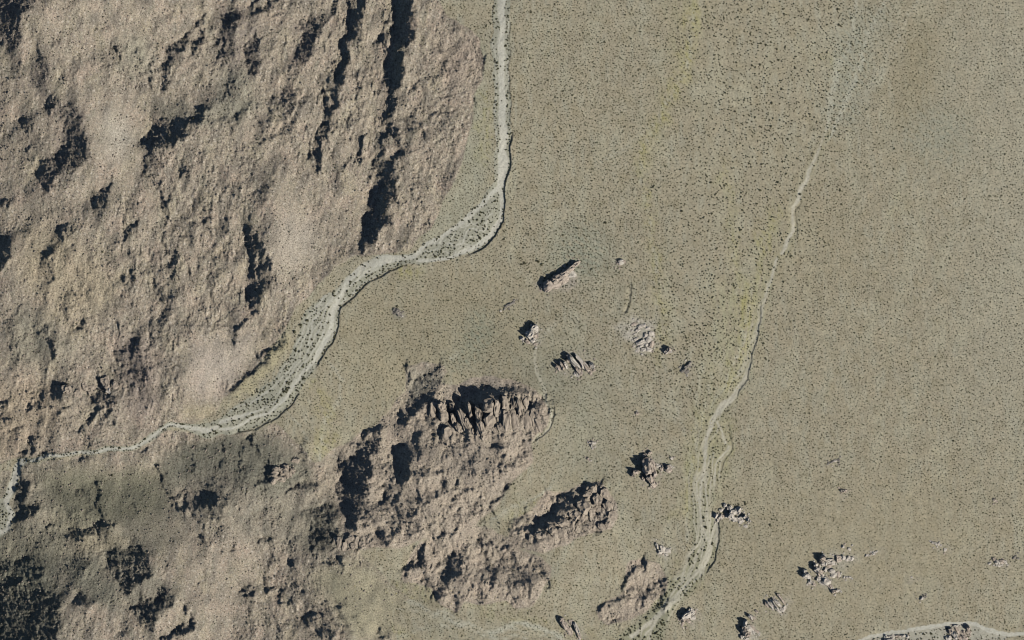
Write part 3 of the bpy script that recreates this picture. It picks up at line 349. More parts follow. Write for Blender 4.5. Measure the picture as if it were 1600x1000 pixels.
outcrop("rock_outcrop", "thin dashed line of small rocks right of the largest boulder pile", "rock outcrop", [(1354,868,4,2.6,-10,2.6),(1361,866,4,2.4,-30,2),(1365,865,6,3,-35,3),(1370,862,4,2,-30,1.6)], MAT_PALE)
outcrop("rock_outcrop", "row of three white pebbles below the right end of the largest boulder pile", "rock outcrop", [(1319,902,4,2.2,-20,2),(1323,902,3.4,2.6,0,2),(1328,902,4,3,0,2)], MAT_PALE)
outcrop("rock_outcrop", "small rock with a white right tip alone on the right plain above the boulder pile", "rock outcrop", [(1318,767,6,4.5,-10,4.5),(1315,767,4,3,0,3.6),(1322,766,3.5,3,0,2)])
outcrop("rock_outcrop", "dark brown low rock smear alone on the right plain", "rock outcrop", [(1305,720,6,3.2,-20,2.6),(1300,722,5,2.4,-30,2),(1294,725,5,1.8,-35,1.4),(1310,718,3.5,2.2,0,2)], MAT_GREY)
outcrop("rock_outcrop", "lone dark pebble near the right edge, uppermost of the rocks there", "rock outcrop", [(1555,782,5,3.4,40,3.6),(1558,784,3,2,0,1.4)])
outcrop("rock_outcrop", "short stepped rock sloping down to the right with a round pebble off its end", "rock outcrop", [(1458,848,3.6,3,0,3),(1463,850,6,3.4,35,3.4),(1467,850,5,3.6,30,2.4),(1477,859,4,4,0,2)], MAT_PALE)
outcrop("rock_outcrop", "tiny white chip of rock below the short stepped rock", "rock outcrop", [(1425,902,3.4,2,30,1.6)], MAT_PALE)
outcrop("rock_outcrop", "small dark grey rock pair above the bottom right gravel wash", "rock outcrop", [(1441,935,6,4,-40,4),(1444,933,4,3,-40,2.4),(1438,937,3,2.6,0,2.4)], MAT_GREY)
outcrop("rock_outcrop", "low rock cluster by the right edge with a dark left end", "rock outcrop", [(1559,879,7,6,30,5.5),(1566,878,7,6,0,3.4),(1571,878,6,5,0,2.6),(1554,874,5,4,0,3.6),(1546,881,3.5,2.6,0,2.4),(1562,884,5,3,20,2)], MAT_PALE)
outcrop("rock_outcrop", "loose dark stones right of the low rock cluster by the right edge", "rock outcrop", [(1585,872,5,3,0,2.6),(1588,869,3,2.4,0,2),(1591,873,3,2,0,1.6)], MAT_GREY)
outcrop("rock_outcrop", "dark flat rock streak on the pale gravel at the bottom right edge", "rock outcrop", [(1386,996,9,6,0,5),(1394,995,10,4,5,3.5),(1404,994,11,3.5,0,3),(1412,994,6,3,0,4),(1418,995,5,4,30,4),(1390,1002,16,7,0,6)], MAT_PALE)
outcrop("rock_outcrop", "cracked rock mass inside the gravel bend at the bottom right", "rock outcrop", [(1486,986,10,7,60,6),(1492,991,16,6,60,7),(1497,985,12,5,60,3),(1512,981,7,6,60,7),(1506,990,10,6,40,3.5),(1514,988,8,6,40,3),(1482,997,8,7,0,5),(1494,978,9,3,-15,3.5),(1508,997,11,5,30,4.5),(1500,996,9,5,50,3)], MAT_PINK)
outcrop("rock_outcrop", "short grey rock line on the open plain left of the compact rock knob", "rock outcrop", [(791,479,5,3,-30,3),(796,476,7,3,-25,2.6),(802,473,6,2.4,-25,1.6),(788,483,3.5,2.4,0,2)], MAT_GREY)
outcrop("rock_outcrop", "dusky rock hummock alone on the plain between the wash bend and the cliff ridge", "rock outcrop", [(621,487,8,7,60,4),(624,491,7,6,0,3),(617,484,5,4,0,2.5)], MAT_GREY)
outcrop("rock_crag", "row of tall pale rock fins along the upper edge of the cliff ridge", "crag",
    [(u0, v0, l, w, a, h) for (u0, v0, l, w, a, h) in [(724,656,38,7,70,7),(733,640,22,7,78,10),(730,660,14,5,70,6),(748,645,24,9,80,10),(751,668,20,9,74,7),(764,634,20,15,90,11),(766,656,30,17,86,9),(776,638,24,8,92,9),(788,632,26,9,86,9),(792,660,30,12,84,6),(802,630,22,9,88,7),(804,656,26,10,82,5),(811,634,26,7,80,6),(821,630,24,10,86,6),(823,656,26,11,80,4),(833,652,30,8,72,3.5),(690,636,14,11,60,8),(694,650,16,12,80,6),(698,678,20,14,80,5),(676,640,24,11,85,6),(706,634,12,8,70,8),(709,656,18,7,76,6),(756,680,14,9,60,4),(783,668,14,8,70,5),(842,664,22,6,66,3),(737,674,10,6,60,4),(772,672,12,8,40,4),(716,668,14,6,70,5)]] + strew([(690,628),(830,618),(850,670),(700,690)], 26, 2.5, 5, 0.6, None, 5), MAT_TAN, "crags on the mountain and foothills")
outcrop("rock_crag", "line of thin pale rock ribs below the great black shadow of the cliff ridge", "crag",
    [(531,849,20,6,82,3.2),(538,853,12,6,98,2.4),(545,847,17,7,84,3.8),(552,853,10,6,72,2.6),(557,846,15,6,94,3.2),(565,851,11,7,104,2.6),(573,845,13,9,70,3),(580,851,8,6,50,2),(526,843,9,7,60,3),(549,840,9,7,40,3),(585,846,7,5,20,2)], MAT_TAN, "crags on the mountain and foothills")
outcrop("rock_crag", "whitish fractured crag at the tip of the ridge with the black north face", "crag",
    [(944,772,18,11,70,6),(950,790,20,11,75,6),(956,806,16,11,70,5),(931,780,16,13,60,7),(934,796,12,9,80,5),(924,800,14,9,75,6),(912,792,20,14,50,7),(908,808,16,11,70,5),(898,804,16,13,40,8),(893,820,18,11,70,5),(940,822,12,8,60,3.5),(950,820,11,7,70,4),(880,816,16,12,40,6),(876,832,16,10,70,4),(862,828,14,11,45,6),(858,842,14,9,60,4),(843,836,14,9,40,5),(830,842,12,7,50,4),(918,772,14,9,-30,5),(926,764,12,8,-20,5)] + strew([(830,836),(900,790),(940,760),(964,800),(950,824),(880,846)], 40, 2.5, 5, 0.6, None, 6), MAT_TAN, "crags on the mountain and foothills")
# large blocks on the knobs of the hills
for lab, poly, n, lo, hi, ang, mm in [
    ("pale knobbly crag on the mountain side above the narrow wash", [(100,606),(130,600),(165,588),(180,600),(186,612),(170,612),(152,602),(140,612),(104,620)], 16, 6, 10, 60, MAT_TAN),
    ("rounded tan knob of rock among the grey foothills", [(424,740),(440,722),(470,718),(478,735),(450,755),(425,752)], 12, 6, 11, 0, MAT_TAN)]:
    outcrop("rock_crag", lab, "crag", strew(poly, n, lo, hi, 0.55, ang, n), mm, "crags on the mountain and foothills")


# ------------------------------------------------------------------ ground colours (surface materials, with some slope shade painted into the rock)
def mixc(c, new, f):
    f = np.clip(f, 0, 1)[..., None]; return c*(1-f) + np.asarray(new)*f
SOIL = (0.345, 0.300, 0.212)
fan = band(30, 80, 97, 4.0, 61); fan2 = band(8, 20, 97, 6.0, 62); mot = band(25, 70, seed=63); mot2 = band(8, 16, seed=64)
tint = np.ones(U.shape+(3,))*np.asarray(SOIL)
tint = mixc(tint, (0.372, 0.335, 0.240), 0.75*np.clip(fan, 0, 2)*0.8)
tint = mixc(tint, (0.300, 0.258, 0.172), 0.55*np.clip(-mot, 0, 2)*0.6)
tint = mixc(tint, (0.375, 0.348, 0.262), 0.34*np.clip(fan2, 0, 2))
rill = band(10, 26, 99, 7.0, 65)
tint = mixc(tint, (0.40, 0.375, 0.285), 0.42*np.clip(1-np.abs(rill)/0.09, 0, 1)*np.clip(fan+0.6, 0, 1))
tint = mixc(tint, (0.285, 0.255, 0.175), 0.30*sstep(0.9, 1.9, band(6, 14, 99, 5.0, 66)))
def patch(pts, s): return blur(pmask(pts).astype(float), s)
# soil zones of the fan
tint = mixc(tint, (0.375, 0.342, 0.258), 0.55*patch([(1480,0),(1680,0),(1680,520),(1560,760),(1500,520),(1520,260)], 50))
tint = mixc(tint, (0.285, 0.240, 0.150), 0.55*patch([(1425,20),(1470,40),(1450,150),(1430,200),(1395,215),(1400,130)], 14))
tint = mixc(tint, (0.320, 0.272, 0.180), 0.45*patch([(1200,280),(1330,300),(1330,440),(1250,480)], 28))
tint = mixc(tint, (0.315, 0.270, 0.178), 0.55*patch([(540,470),(760,420),(840,480),(820,590),(720,570),(600,650),(520,600)], 26))
tint = mixc(tint, (0.325, 0.278, 0.185), 0.50*patch([(1100,760),(1500,740),(1560,900),(1300,990),(1130,980)], 40))
tint = mixc(tint, (0.285, 0.285, 0.215), (0.62+0.3*mot2)*patch([(875,352),(940,345),(960,400),(930,440),(870,430),(850,400)], 14))
tint = mixc(tint, (0.270, 0.272, 0.200), (0.6+0.3*mot2)*patch([(730,490),(765,480),(770,520),(745,570),(700,580),(715,540)], 10))
tint = mixc(tint, (0.300, 0.292, 0.222), (0.5+0.3*mot2)*patch([(1440,160),(1510,165),(1520,240),(1450,260),(1400,230)], 16))
tint = mixc(tint, (0.325, 0.318, 0.245), (0.5+0.25*mot2)*patch([(1300,30),(1400,0),(1380,60),(1340,200),(1290,200)], 14))
tint = mixc(tint, (0.330, 0.325, 0.245), 0.5*patch([(700,70),(760,60),(765,300),(720,350),(665,395),(650,380),(720,260)], 10))
tint = mixc(tint, (0.310, 0.298, 0.218), 0.4*patch([(790,560),(880,500),(960,600),(940,760),(870,740),(870,640)], 18))
YEL = (0.350, 0.312, 0.128)
tint = mixc(tint, (0.372, 0.342, 0.220), 0.62*patch([(1120,440),(1205,430),(1182,560),(1130,640),(1145,740),(1110,800),(1062,820),(1070,700),(1095,600)], 8)*np.clip(0.8+0.4*fan2, 0, 1.3))
tint = mixc(tint, (0.345, 0.305, 0.185), 0.4*patch([(1040,-20),(1110,-20),(1090,110),(1040,200),(1000,280),(985,240),(1040,120)], 8)*np.clip(0.7+0.5*fan2, 0, 1.3))
yelm = np.zeros(U.shape)
for pts, w, f in [([(1085,-30),(1080,60),(1070,110),(1045,160),(1025,195),(1000,240)],18,.5), ([(1000,240),(1008,300),(1020,380),(1030,450),(1032,560)],12,.42), ([(1130,240),(1140,320),(1150,420),(1158,520)],14,.32), ([(1195,350),(1185,420),(1165,480),(1158,560)],14,.4), ([(1100,690),(1090,800)],12,.22), ([(1140,660),(1135,740)],12,.3), ([(1065,790),(1045,815)],7,.55), ([(1072,925),(1086,912)],10,.6), ([(625,425),(650,425)],12,.6),
                  ([(490,600),(505,620),(515,660),(502,700)],22,.42), ([(760,150),(755,250)],14,.32), ([(560,920),(700,930),(800,930)],30,.2), ([(1000,990),(960,985)],6,.3), ([(1020,530),(1026,560)],9,.5), ([(1170,470),(1160,540),(1140,600)],16,.35), ([(1090,640),(1080,720),(1075,800)],14,.3), ([(1115,650),(1110,740)],10,.3), ([(1210,330),(1200,390)],16,.35), ([(1290,80),(1300,110)],9,.35), ([(1400,330),(1410,300)],10,.2), ([(1060,880),(1020,940)],12,.25), ([(960,1000),(760,960)],16,.2), ([(1040,480),(1045,540)],8,.35), ([(575,965),(640,990)],10,.35), ([(840,780),(790,810)],10,.35)]:
    yw_ = f*blur(lmask(pts, w, 4), 4)*np.clip(0.55+0.5*fan2+0.35*mot2, 0, 1.3); yelm = np.maximum(yelm, yw_); tint = mixc(tint, YEL, 1.15*yw_)
PALEG = (0.445, 0.425, 0.340)
for pts, w, f in [([(1085,-30),(1078,90),(1060,130),(1022,196),(1002,232)],2.2,.45), ([(1000,255),(1004,300),(1020,372),(1030,450)],2,.4), ([(1600,281),(1530,304),(1440,343),(1330,377)],1.6,.3), ([(1310,95),(1298,150),(1292,200)],6,.4), ([(1335,120),(1318,170),(1290,225)],5,.3), ([(1390,-10),(1362,40),(1338,120),(1316,175),(1296,215)],3.5,.55), ([(1340,-10),(1330,60),(1308,120),(1296,190)],3,.5), ([(1440,-10),(1400,60),(1345,160)],2.4,.34), ([(1300,-10),(1310,60),(1300,130)],2.2,.3), ([(1420,60),(1360,140),(1330,190)],2.5,.25), ([(1180,440),(1160,520),(1150,560)],2.5,.4), ([(1165,520),(1140,590),(1110,640)],2.5,.35), ([(1120,480),(1118,560),(1100,640),(1090,700)],2.2,.35), ([(1080,700),(1076,780),(1070,860)],2.5,.35), ([(1060,800),(1030,850),(990,900)],2,.2), ([(960,240),(900,290),(830,330)],2,.18), ([(1015,200),(970,235),(930,262)],3,.3), ([(570,900),(610,922),(640,937),(690,962),(735,985),(800,1000)],2.5,.6), ([(680,950),(740,978)],2,.5), ([(520,905),(600,921),(652,946),(722,976)],2.2,.42), ([(560,940),(640,951),(700,970)],2,.36), ([(480,898),(560,926),(620,948)],2,.36), ([(600,1000),(650,985),(700,974)],2.4,.4), ([(740,940),(700,950)],2,.3), ([(770,988),(810,974),(842,978),(872,992),(892,1012)],7,.62), ([(700,966),(752,982),(800,992),(850,1002)],3,.5), ([(800,984),(840,988),(880,1004)],3,.45), ([(515,572),(535,592),(532,620),(510,650),(500,690),(498,725)],3,.5),
                  ([(440,640),(470,665),(482,690)],2,.4), ([(770,812),(800,792),(830,780),(860,760)],4,.45), ([(840,535),(855,520),(868,505)],4,.45), ([(700,560),(712,552)],5,.5), ([(860,680),(1000,680)],0.1,0), ([(1440,960),(1395,1000)],2,.2), ([(1020,440),(1035,560),(1075,700),(1090,780)],3,.25), ([(1100,560),(1085,640),(1090,720)],4,.28), ([(1130,560),(1120,620)],3,.2), ([(760,300),(700,350),(650,385)],1,0), ([(1140,340),(1150,460)],2.5,.25), ([(735,395),(740,420)],2,.35), ([(160,905),(180,950),(210,1000)],6,.42), ([(160,868),(175,905),(205,955),(225,1000)],5,.35), ([(120,870),(170,870)],2,.2), ([(330,690),(300,695),(240,725),(220,740)],5,.35), ([(390,860),(440,870),(465,852)],2.5,.4)]:
    tint = mixc(tint, PALEG, 1.3*f*lmask(pts, w, 1.5, GU, GV))
# mountain rock: pinkish granite, tan debris, grey-olive benches, dark varnished patches, and dark patches that paint slope shade
rock = np.ones(U.shape+(3,))*np.asarray((0.350, 0.298, 0.228))
rock = mixc(rock, (0.410, 0.325, 0.252), 0.55*np.clip(band(50, 130, seed=71), 0, 2)*0.6)
rock = mixc(rock, (0.365, 0.318, 0.228), 0.60*np.clip(band(35, 90, 100, 1.8, 72), 0, 2)*0.6)
rock = mixc(rock, (0.255, 0.235, 0.182), 0.55*np.clip(band(14, 40, 100, 1.8, 73)-0.25, 0, 2)*0.55)
rock = mixc(rock, (0.215, 0.175, 0.155), 0.60*np.clip(band(6, 14, seed=74)-0.7, 0, 2)*rough)
rock = mixc(rock, (0.235, 0.205, 0.165), 0.55*np.clip(band(20, 60, 104, 2.2, 76)-0.5, 0, 1.6))
rock = mixc(rock, (0.225, 0.215, 0.165), 0.45*np.clip(band(3, 6, 100, 2.0, 77)-0.6, 0, 2))
rock = mixc(rock, (0.470, 0.420, 0.345), 0.45*np.clip(band(5, 12, seed=75)-0.6, 0, 2))
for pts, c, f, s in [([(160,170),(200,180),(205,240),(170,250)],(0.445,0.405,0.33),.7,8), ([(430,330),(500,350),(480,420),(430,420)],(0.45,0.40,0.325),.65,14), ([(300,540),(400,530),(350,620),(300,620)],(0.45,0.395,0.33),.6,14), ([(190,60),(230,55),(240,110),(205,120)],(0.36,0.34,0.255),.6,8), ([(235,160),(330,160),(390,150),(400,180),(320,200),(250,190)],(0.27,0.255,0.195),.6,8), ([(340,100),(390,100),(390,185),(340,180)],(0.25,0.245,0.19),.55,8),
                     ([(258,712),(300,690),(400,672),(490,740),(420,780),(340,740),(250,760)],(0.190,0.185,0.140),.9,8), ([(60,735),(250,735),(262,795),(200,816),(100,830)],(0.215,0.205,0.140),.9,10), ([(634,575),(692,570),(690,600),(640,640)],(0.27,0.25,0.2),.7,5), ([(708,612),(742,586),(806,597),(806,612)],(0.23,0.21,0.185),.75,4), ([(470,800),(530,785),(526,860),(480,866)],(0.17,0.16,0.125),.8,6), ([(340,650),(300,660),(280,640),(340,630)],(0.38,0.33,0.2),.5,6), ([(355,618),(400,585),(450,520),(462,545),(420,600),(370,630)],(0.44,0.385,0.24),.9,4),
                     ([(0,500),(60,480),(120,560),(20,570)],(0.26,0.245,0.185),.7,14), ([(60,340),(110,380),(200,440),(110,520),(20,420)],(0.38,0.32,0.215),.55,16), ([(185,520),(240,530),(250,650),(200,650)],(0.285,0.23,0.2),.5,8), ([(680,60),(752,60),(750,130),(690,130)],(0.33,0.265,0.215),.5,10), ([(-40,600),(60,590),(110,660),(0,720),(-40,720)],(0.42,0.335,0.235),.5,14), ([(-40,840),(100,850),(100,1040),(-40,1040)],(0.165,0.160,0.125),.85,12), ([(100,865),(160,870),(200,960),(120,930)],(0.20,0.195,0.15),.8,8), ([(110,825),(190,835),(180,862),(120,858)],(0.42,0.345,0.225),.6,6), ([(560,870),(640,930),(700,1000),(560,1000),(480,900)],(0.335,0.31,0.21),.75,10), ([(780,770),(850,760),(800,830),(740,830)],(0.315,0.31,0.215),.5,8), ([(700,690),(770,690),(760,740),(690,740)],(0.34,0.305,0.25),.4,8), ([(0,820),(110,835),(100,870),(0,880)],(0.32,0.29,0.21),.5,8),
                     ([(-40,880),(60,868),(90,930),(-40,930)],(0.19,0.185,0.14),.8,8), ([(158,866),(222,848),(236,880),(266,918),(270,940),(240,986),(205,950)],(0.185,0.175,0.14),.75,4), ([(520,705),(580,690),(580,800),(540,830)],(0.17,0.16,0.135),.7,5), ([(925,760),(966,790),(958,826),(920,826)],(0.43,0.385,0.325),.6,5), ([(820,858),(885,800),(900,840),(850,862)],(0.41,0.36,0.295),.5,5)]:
    rock = mixc(rock, c, f*patch(pts, s))  # the dark ones over shaded slopes and hollows paint that shade into the rock
mix = sstep(0.2, 0.8, blur(ROCKY, 2.0)*1.05)
rock = mixc(rock, (0.205, 0.195, 0.145), 0.55*patch([(-40,735),(255,740),(300,850),(140,885),(-40,890)], 14))  # shade of the lower left slopes put into the rock colour
rock = mixc(rock, (0.235, 0.220, 0.172), 0.5*patch([(255,730),(420,680),(500,730),(520,860),(400,850),(300,800)], 12))  # same for the grey foothill slopes: painted shade, not relief
strata = 0.6*band(3.5, 7, 101, 7.0, 78) + 0.6*band(8, 18, 104, 6.0, 79)
rock = rock*(1+0.11*np.clip(strata, -2, 2)*np.clip(csm+.2, 0, 1))[..., None]
ridge_ = sstep(.3, .9, blur((m_cliff | m_south | m_east | m_knoll).astype(float), 3))
rock = mixc(rock, (0.425, 0.355, 0.280), 0.5*ridge_)
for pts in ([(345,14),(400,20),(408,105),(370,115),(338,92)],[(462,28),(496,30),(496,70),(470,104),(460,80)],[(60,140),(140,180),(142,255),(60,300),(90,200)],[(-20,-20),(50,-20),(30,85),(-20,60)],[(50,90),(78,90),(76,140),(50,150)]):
    rock = mixc(rock, (0.205, 0.175, 0.155), 0.6*patch(pts, 5)*np.clip(0.8+0.5*mot2, 0, 1))  # varnish brown that also paints in the shade of these dark slopes
tint = tint*np.array([0.87, 0.905, 0.925]); rock = rock*np.array([0.875, 0.885, 0.90])
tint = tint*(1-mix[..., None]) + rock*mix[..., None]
# wash gravel: pale bare channels between darker vegetated bars
GRAVEL = np.ones(U.shape+(3,))*np.asarray((0.455, 0.440, 0.365))
vegbar = sstep(-0.2, 0.9, braid)
GRAVEL = GRAVEL*0.76
g1 = mixc(GRAVEL, (0.272, 0.270, 0.212), np.clip(0.85+0.1*vegbar+0.12*mot2, 0, 1))
def braids(left, right, n, seed, w=2.2, turns=3.0):
    """wandering bare threads between two banks given as matching point lists"""
    r = np.random.default_rng(seed); Lp, Rp = np.asarray(left, float), np.asarray(right, float); t0 = np.linspace(0, 1, len(Lp)); t = np.linspace(0, 1, 40); out = np.zeros(U.shape)
    Lx = np.stack([np.interp(t, t0, Lp[:, k]) for k in (0, 1)], -1); Rx = np.stack([np.interp(t, t0, Rp[:, k]) for k in (0, 1)], -1)
    for k in range(n):
        o = (k+.5)/n + 0.9/n*np.sin(t*turns*2*np.pi*r.uniform(.6, 1.4)+r.uniform(0, 6.28)) + 0.35/n*np.sin(t*20+r.uniform(0, 6.28)); o = np.clip(o, .03, .97)[:, None]
        i0, i1 = sorted(r.choice(np.arange(0, 40), 2, replace=False)); i0 = min(i0, 14); i1 = max(i1, 26)
        p = (Lx*(1-o)+Rx*o)[i0:i1+1]; out = np.maximum(out, lmask([tuple(q) for q in p], w*r.uniform(.6, 1.3), 0.9, GU, GV)*r.uniform(.6, 1))
    return out
CHAN1 = [([(785,-40),(784,60),(784,140),(786,200),(786,250),(782,296)],[9,10,10,12,13,13]), ([(783,290),(786,318),(782,345),(766,368),(742,386),(705,403),(680,408),(650,405)],[13,9,8,9,9,6,5,5]), ([(778,296),(752,322),(728,343),(704,360),(670,382),(640,400),(610,406),(580,412)],[7,7,9,9,7,8,12,14]), ([(582,410),(560,424),(540,446),(528,466),(518,500),(508,535),(488,565),(462,596),(440,628),(420,645),(380,662),(345,672)],[8,8,7,7,8,8,6,5,5,5,4,4]), ([(570,412),(535,440),(510,455),(495,478)],[5,4,4,3]), ([(345,660),(380,650),(410,640)],[6,5,3]), ([(340,668),(300,670),(264,662),(246,678),(220,695),(186,702),(150,705),(110,710),(62,714),(36,722)],[6,6,5,5,5,4,4,4,4,4]), ([(32,722),(24,745),(8,782),(18,804),(8,830),(-40,836)],[14,12,10,7,7,6]), ([(690,366),(655,395)],[2,2])]
barf = np.zeros(U.shape)
for p, w in CHAN1: barf = np.maximum(barf, lmask(p, w, 1.5, GU, GV))
barf = np.maximum(barf, braids([(775,305),(735,338),(690,368),(645,396)], [(786,350),(760,380),(715,402),(645,408)], 7, 1, 1.7))
barf = np.maximum(barf, braids([(640,396),(590,402),(548,430),(505,462),(472,505),(452,560),(400,612),(345,650)], [(640,412),(602,424),(555,458),(532,485),(524,515),(505,552),(455,630),(365,676)], 13, 2, 1.9, 4))
barf = np.maximum(barf, 0.8*braids([(774,-40),(770,60),(773,160),(776,280)], [(796,-40),(795,60),(796,160),(793,280)], 6, 3, 1.6))
bare1 = barf.copy()
g1 = mixc(g1, (0.405, 0.397, 0.340), 0.95*barf)
CHAN2 = [([(1292,195),(1272,255),(1252,296),(1240,322),(1237,360),(1222,396)],[3,5,7,7,6,5]), ([(1215,405),(1200,450),(1188,500),(1176,560),(1158,605),(1132,632),(1112,660),(1102,700),(1096,740)],[4,4,5,7,9,10,7,5,4]), ([(1112,660),(1100,720),(1094,780),(1096,820),(1112,850),(1100,885),(1070,915),(1040,950),(1010,990)],[4,4,4,4,4,4,4,4,4]), ([(1120,660),(1132,690)],[3,3]), ([(1060,935),(1025,965),(985,995)],[5,6,7]), ([(1120,815),(1121,850)],[4,4])]
barf = np.zeros(U.shape)
for p, w in CHAN2: barf = np.maximum(barf, lmask(p, w, 2, GU, GV))
barf = np.maximum(barf, 1.0*braids([(1130,620),(1092,690),(1082,760),(1084,850),(1050,905),(975,985),(955,1030)], [(1140,650),(1140,700),(1125,740),(1122,830),(1100,900),(1045,965),(1035,1030)], 14, 5, 2.5, 4))
barf = np.maximum(barf, 0.8*braids([(1195,430),(1175,500),(1150,585),(1125,628)], [(1208,440),(1190,505),(1170,580),(1140,630)], 5, 6, 2.0))
bare2 = barf.copy()
g2 = mixc(tint, (0.285, 0.268, 0.172), 0.6); g2 = mixc(g2, (0.225, 0.226, 0.158), 0.75*sstep(735, 830, V)); g2 = mixc(g2, (0.33, 0.325, 0.255), 0.12*(1-vegbar)); g2 = mixc(g2, (0.405, 0.385, 0.315), 0.95*barf)
soft1 = sstep(0.25, 0.75, blur(w1.astype(float), 1.2)); soft2 = blur(w2.astype(float), 3.5); soft3 = sstep(0.25, 0.75, blur(w3.astype(float), 1.0))
tint = tint*(1-soft1[..., None]) + g1*soft1[..., None]
tint = tint*(1-soft2[..., None]) + g2*soft2[..., None]
road3 = lmask([(1325,1003),(1345,997),(1380,990),(1440,981),(1480,976),(1515,972),(1530,975),(1546,986),(1562,991),(1610,989),(1680,987)], [8,7,6,6,7,7,8,9,9,4,4], 1.2, GU, GV)
g3 = mixc(GRAVEL, (0.300, 0.292, 0.235), 0.5+0.25*mot2); g3 = mixc(g3, (0.42, 0.41, 0.35), 0.95*road3)
tint = tint*(1-soft3[..., None]) + g3*soft3[..., None]
tint = mixc(tint, (0.385, 0.365, 0.285), 0.9*tribf)
tint = mixc(tint, (0.400, 0.360, 0.232), 0.9*patch([(436,524),(452,512),(452,535),(436,572),(404,600),(372,622),(350,632),(384,598),(414,568)], 2.5))
tint = mixc(tint, (0.330, 0.305, 0.225), 0.5*patch([(522,418),(560,402),(590,405),(550,425),(520,450),(500,455)], 3))
# pale aprons of weathered granite round the low outcrops
for pts, c, f, s in [([(955,512),(985,500),(1018,505),(1020,548),(995,552),(985,530)],(0.45,0.425,0.36),.85,2.5), ([(1025,850),(1046,856),(1044,868),(1030,862)],(0.44,0.42,0.36),.8,2), ([(950,416),(970,410),(966,424)],(0.42,0.39,0.32),.5,2.5), ([(860,448),(900,420),(900,440),(880,450)],(0.42,0.37,0.31),.7,2.5), ([(1285,868),(1340,862),(1350,878),(1310,900)],(0.37,0.36,0.29),.5,4), ([(1160,985),(1172,975),(1186,980),(1180,1000)],(0.47,0.45,0.39),.8,2), ([(1000,720),(1045,718),(1045,740),(1010,745)],(0.30,0.30,0.22),.5,4), ([(613,480),(626,482),(628,496),(616,498)],(0.16,0.165,0.145),.8,2.5), ([(960,500),(978,498),(986,440),(980,436)],(0.27,0.265,0.2),.4,1.5)]:
    tint = mixc(tint, tuple(0.88*x for x in c), f*patch(pts, s))
apron = np.zeros(U.shape); arng = random.Random(8)
for a_, k_ in OUTCROPS:
    if a_[0] == "rock_outcrop":
        big_ = max(b[2] for b in a_[3])
        for (bu_, bv_, bl_, bw_, ba_, bh_) in list(a_[3]):
            apron = np.maximum(apron, lmask([(bu_-1, bv_), (bu_+1.5+0.2*bl_, bv_+0.15*bl_)], bl_*0.9+1.5, 2.5))
            for _ in range(1 if big_ < 6 else 2):
                d_ = arng.uniform(1.0, 2.4); t_ = arng.uniform(0, 6.28); e_ = bl_*0.6+arng.uniform(0, 5)
                a_[3].append((bu_+e_*math.cos(t_), bv_+e_*math.sin(t_), d_*1.3, d_, arng.uniform(0, 180), d_*0.6))
tint = mixc(tint, (0.325, 0.300, 0.245), 0.65*blur(apron, 1.2)*np.clip(0.9+0.4*mot2, 0, 1))
tint = np.clip(tint, 0.03, 0.6)

def sample(a, u, v):
    x = np.clip((np.asarray(u)+MARG)/S, 0, NX-1e-3); y = np.clip((np.asarray(v)+MARG)/S, 0, NY-1e-3)
    i = x.astype(int); j = y.astype(int); fx = x-i; fy = y-j
    return a[j, i]*(1-fx)*(1-fy)+a[j, i+1]*fx*(1-fy)+a[j+1, i]*(1-fx)*fy+a[j+1, i+1]*fx*fy
def at(u, v, dz=0.0):
    return (u-W/2, H/2-v, float(sample(zz, u, v))+dz)

# ------------------------------------------------------------------ terrain meshes: one height grid, fine on rock and in the washes, coarse on the plain
fine_need = (blur(ROCKY, 3) > 0.02) | (blur((w1 | w3 | wt).astype(float), 4) > 0.02) | (blur(w2.astype(float), 3) > 0.05)
for p, b, f in BANKS: fine_need |= lmask(p, 8, 1, GU, GV) > 0.5
fine_need = fine_need[:NY, :NX] | fine_need[1:, 1:]
blk = fine_need.reshape(NY//K, K, NX//K, K).any(axis=(1, 3))
cj, ci = np.nonzero(~blk)
for k in range(1, K):                                    # no cracks: fine edges follow the coarse ones
    t = k/K
    for (a0, b0, a1, b1, da, db) in ((0,0,0,1,0,k), (1,0,1,1,0,k), (0,0,1,0,k,0), (0,1,1,1,k,0)):
        zz[cj*K+a0*K+da, ci*K+b0*K+db] = zz[(cj+a0)*K, (ci+b0)*K]*(1-t) + zz[(cj+a1)*K, (ci+b1)*K]*t
NAMES = ["ground", "mountain", "hill", "hill", "hill", "hill", "hill", "dry_wash", "dry_wash", "dry_wash", "dry_wash"]
cls = np.zeros((NY, NX), np.int8)
def cell(m): return m[:NY, :NX]
for c, m in ((1, m_mtn), (2, m_foot), (3, m_cliff), (4, m_east), (5, m_south), (6, m_knoll), (7, w1), (8, w2), (9, w3), (10, wt)): cls[cell(m)] = c
mats = [MAT_GROUND] + [MAT_ROCKY]*6 + [MAT_WASH]*4
blkf = np.repeat(np.repeat(blk, K, 0), K, 1)
VID = np.arange((NX+1)*(NY+1)).reshape(NY+1, NX+1)
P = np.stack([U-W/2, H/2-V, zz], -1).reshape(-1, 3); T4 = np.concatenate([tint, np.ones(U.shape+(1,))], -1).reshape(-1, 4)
def mesh_from(name, verts, quads, nv=4):
    me = bpy.data.meshes.new(name); me.vertices.add(len(verts)); me.vertices.foreach_set("co", np.ascontiguousarray(verts, np.float32).ravel())
    n = len(quads); me.loops.add(n*nv); me.loops.foreach_set("vertex_index", np.ascontiguousarray(quads, np.int32).ravel())
    me.polygons.add(n); me.polygons.foreach_set("loop_start", np.arange(0, n*nv, nv, dtype=np.int32)); me.update(calc_edges=True); return me
def link(name, me, mat, parent=None):
    if mat is not None and not me.materials: me.materials.append(mat)
    o = bpy.data.objects.new(name, me); col.objects.link(o)
    if parent is not None: o.parent = parent
    return o
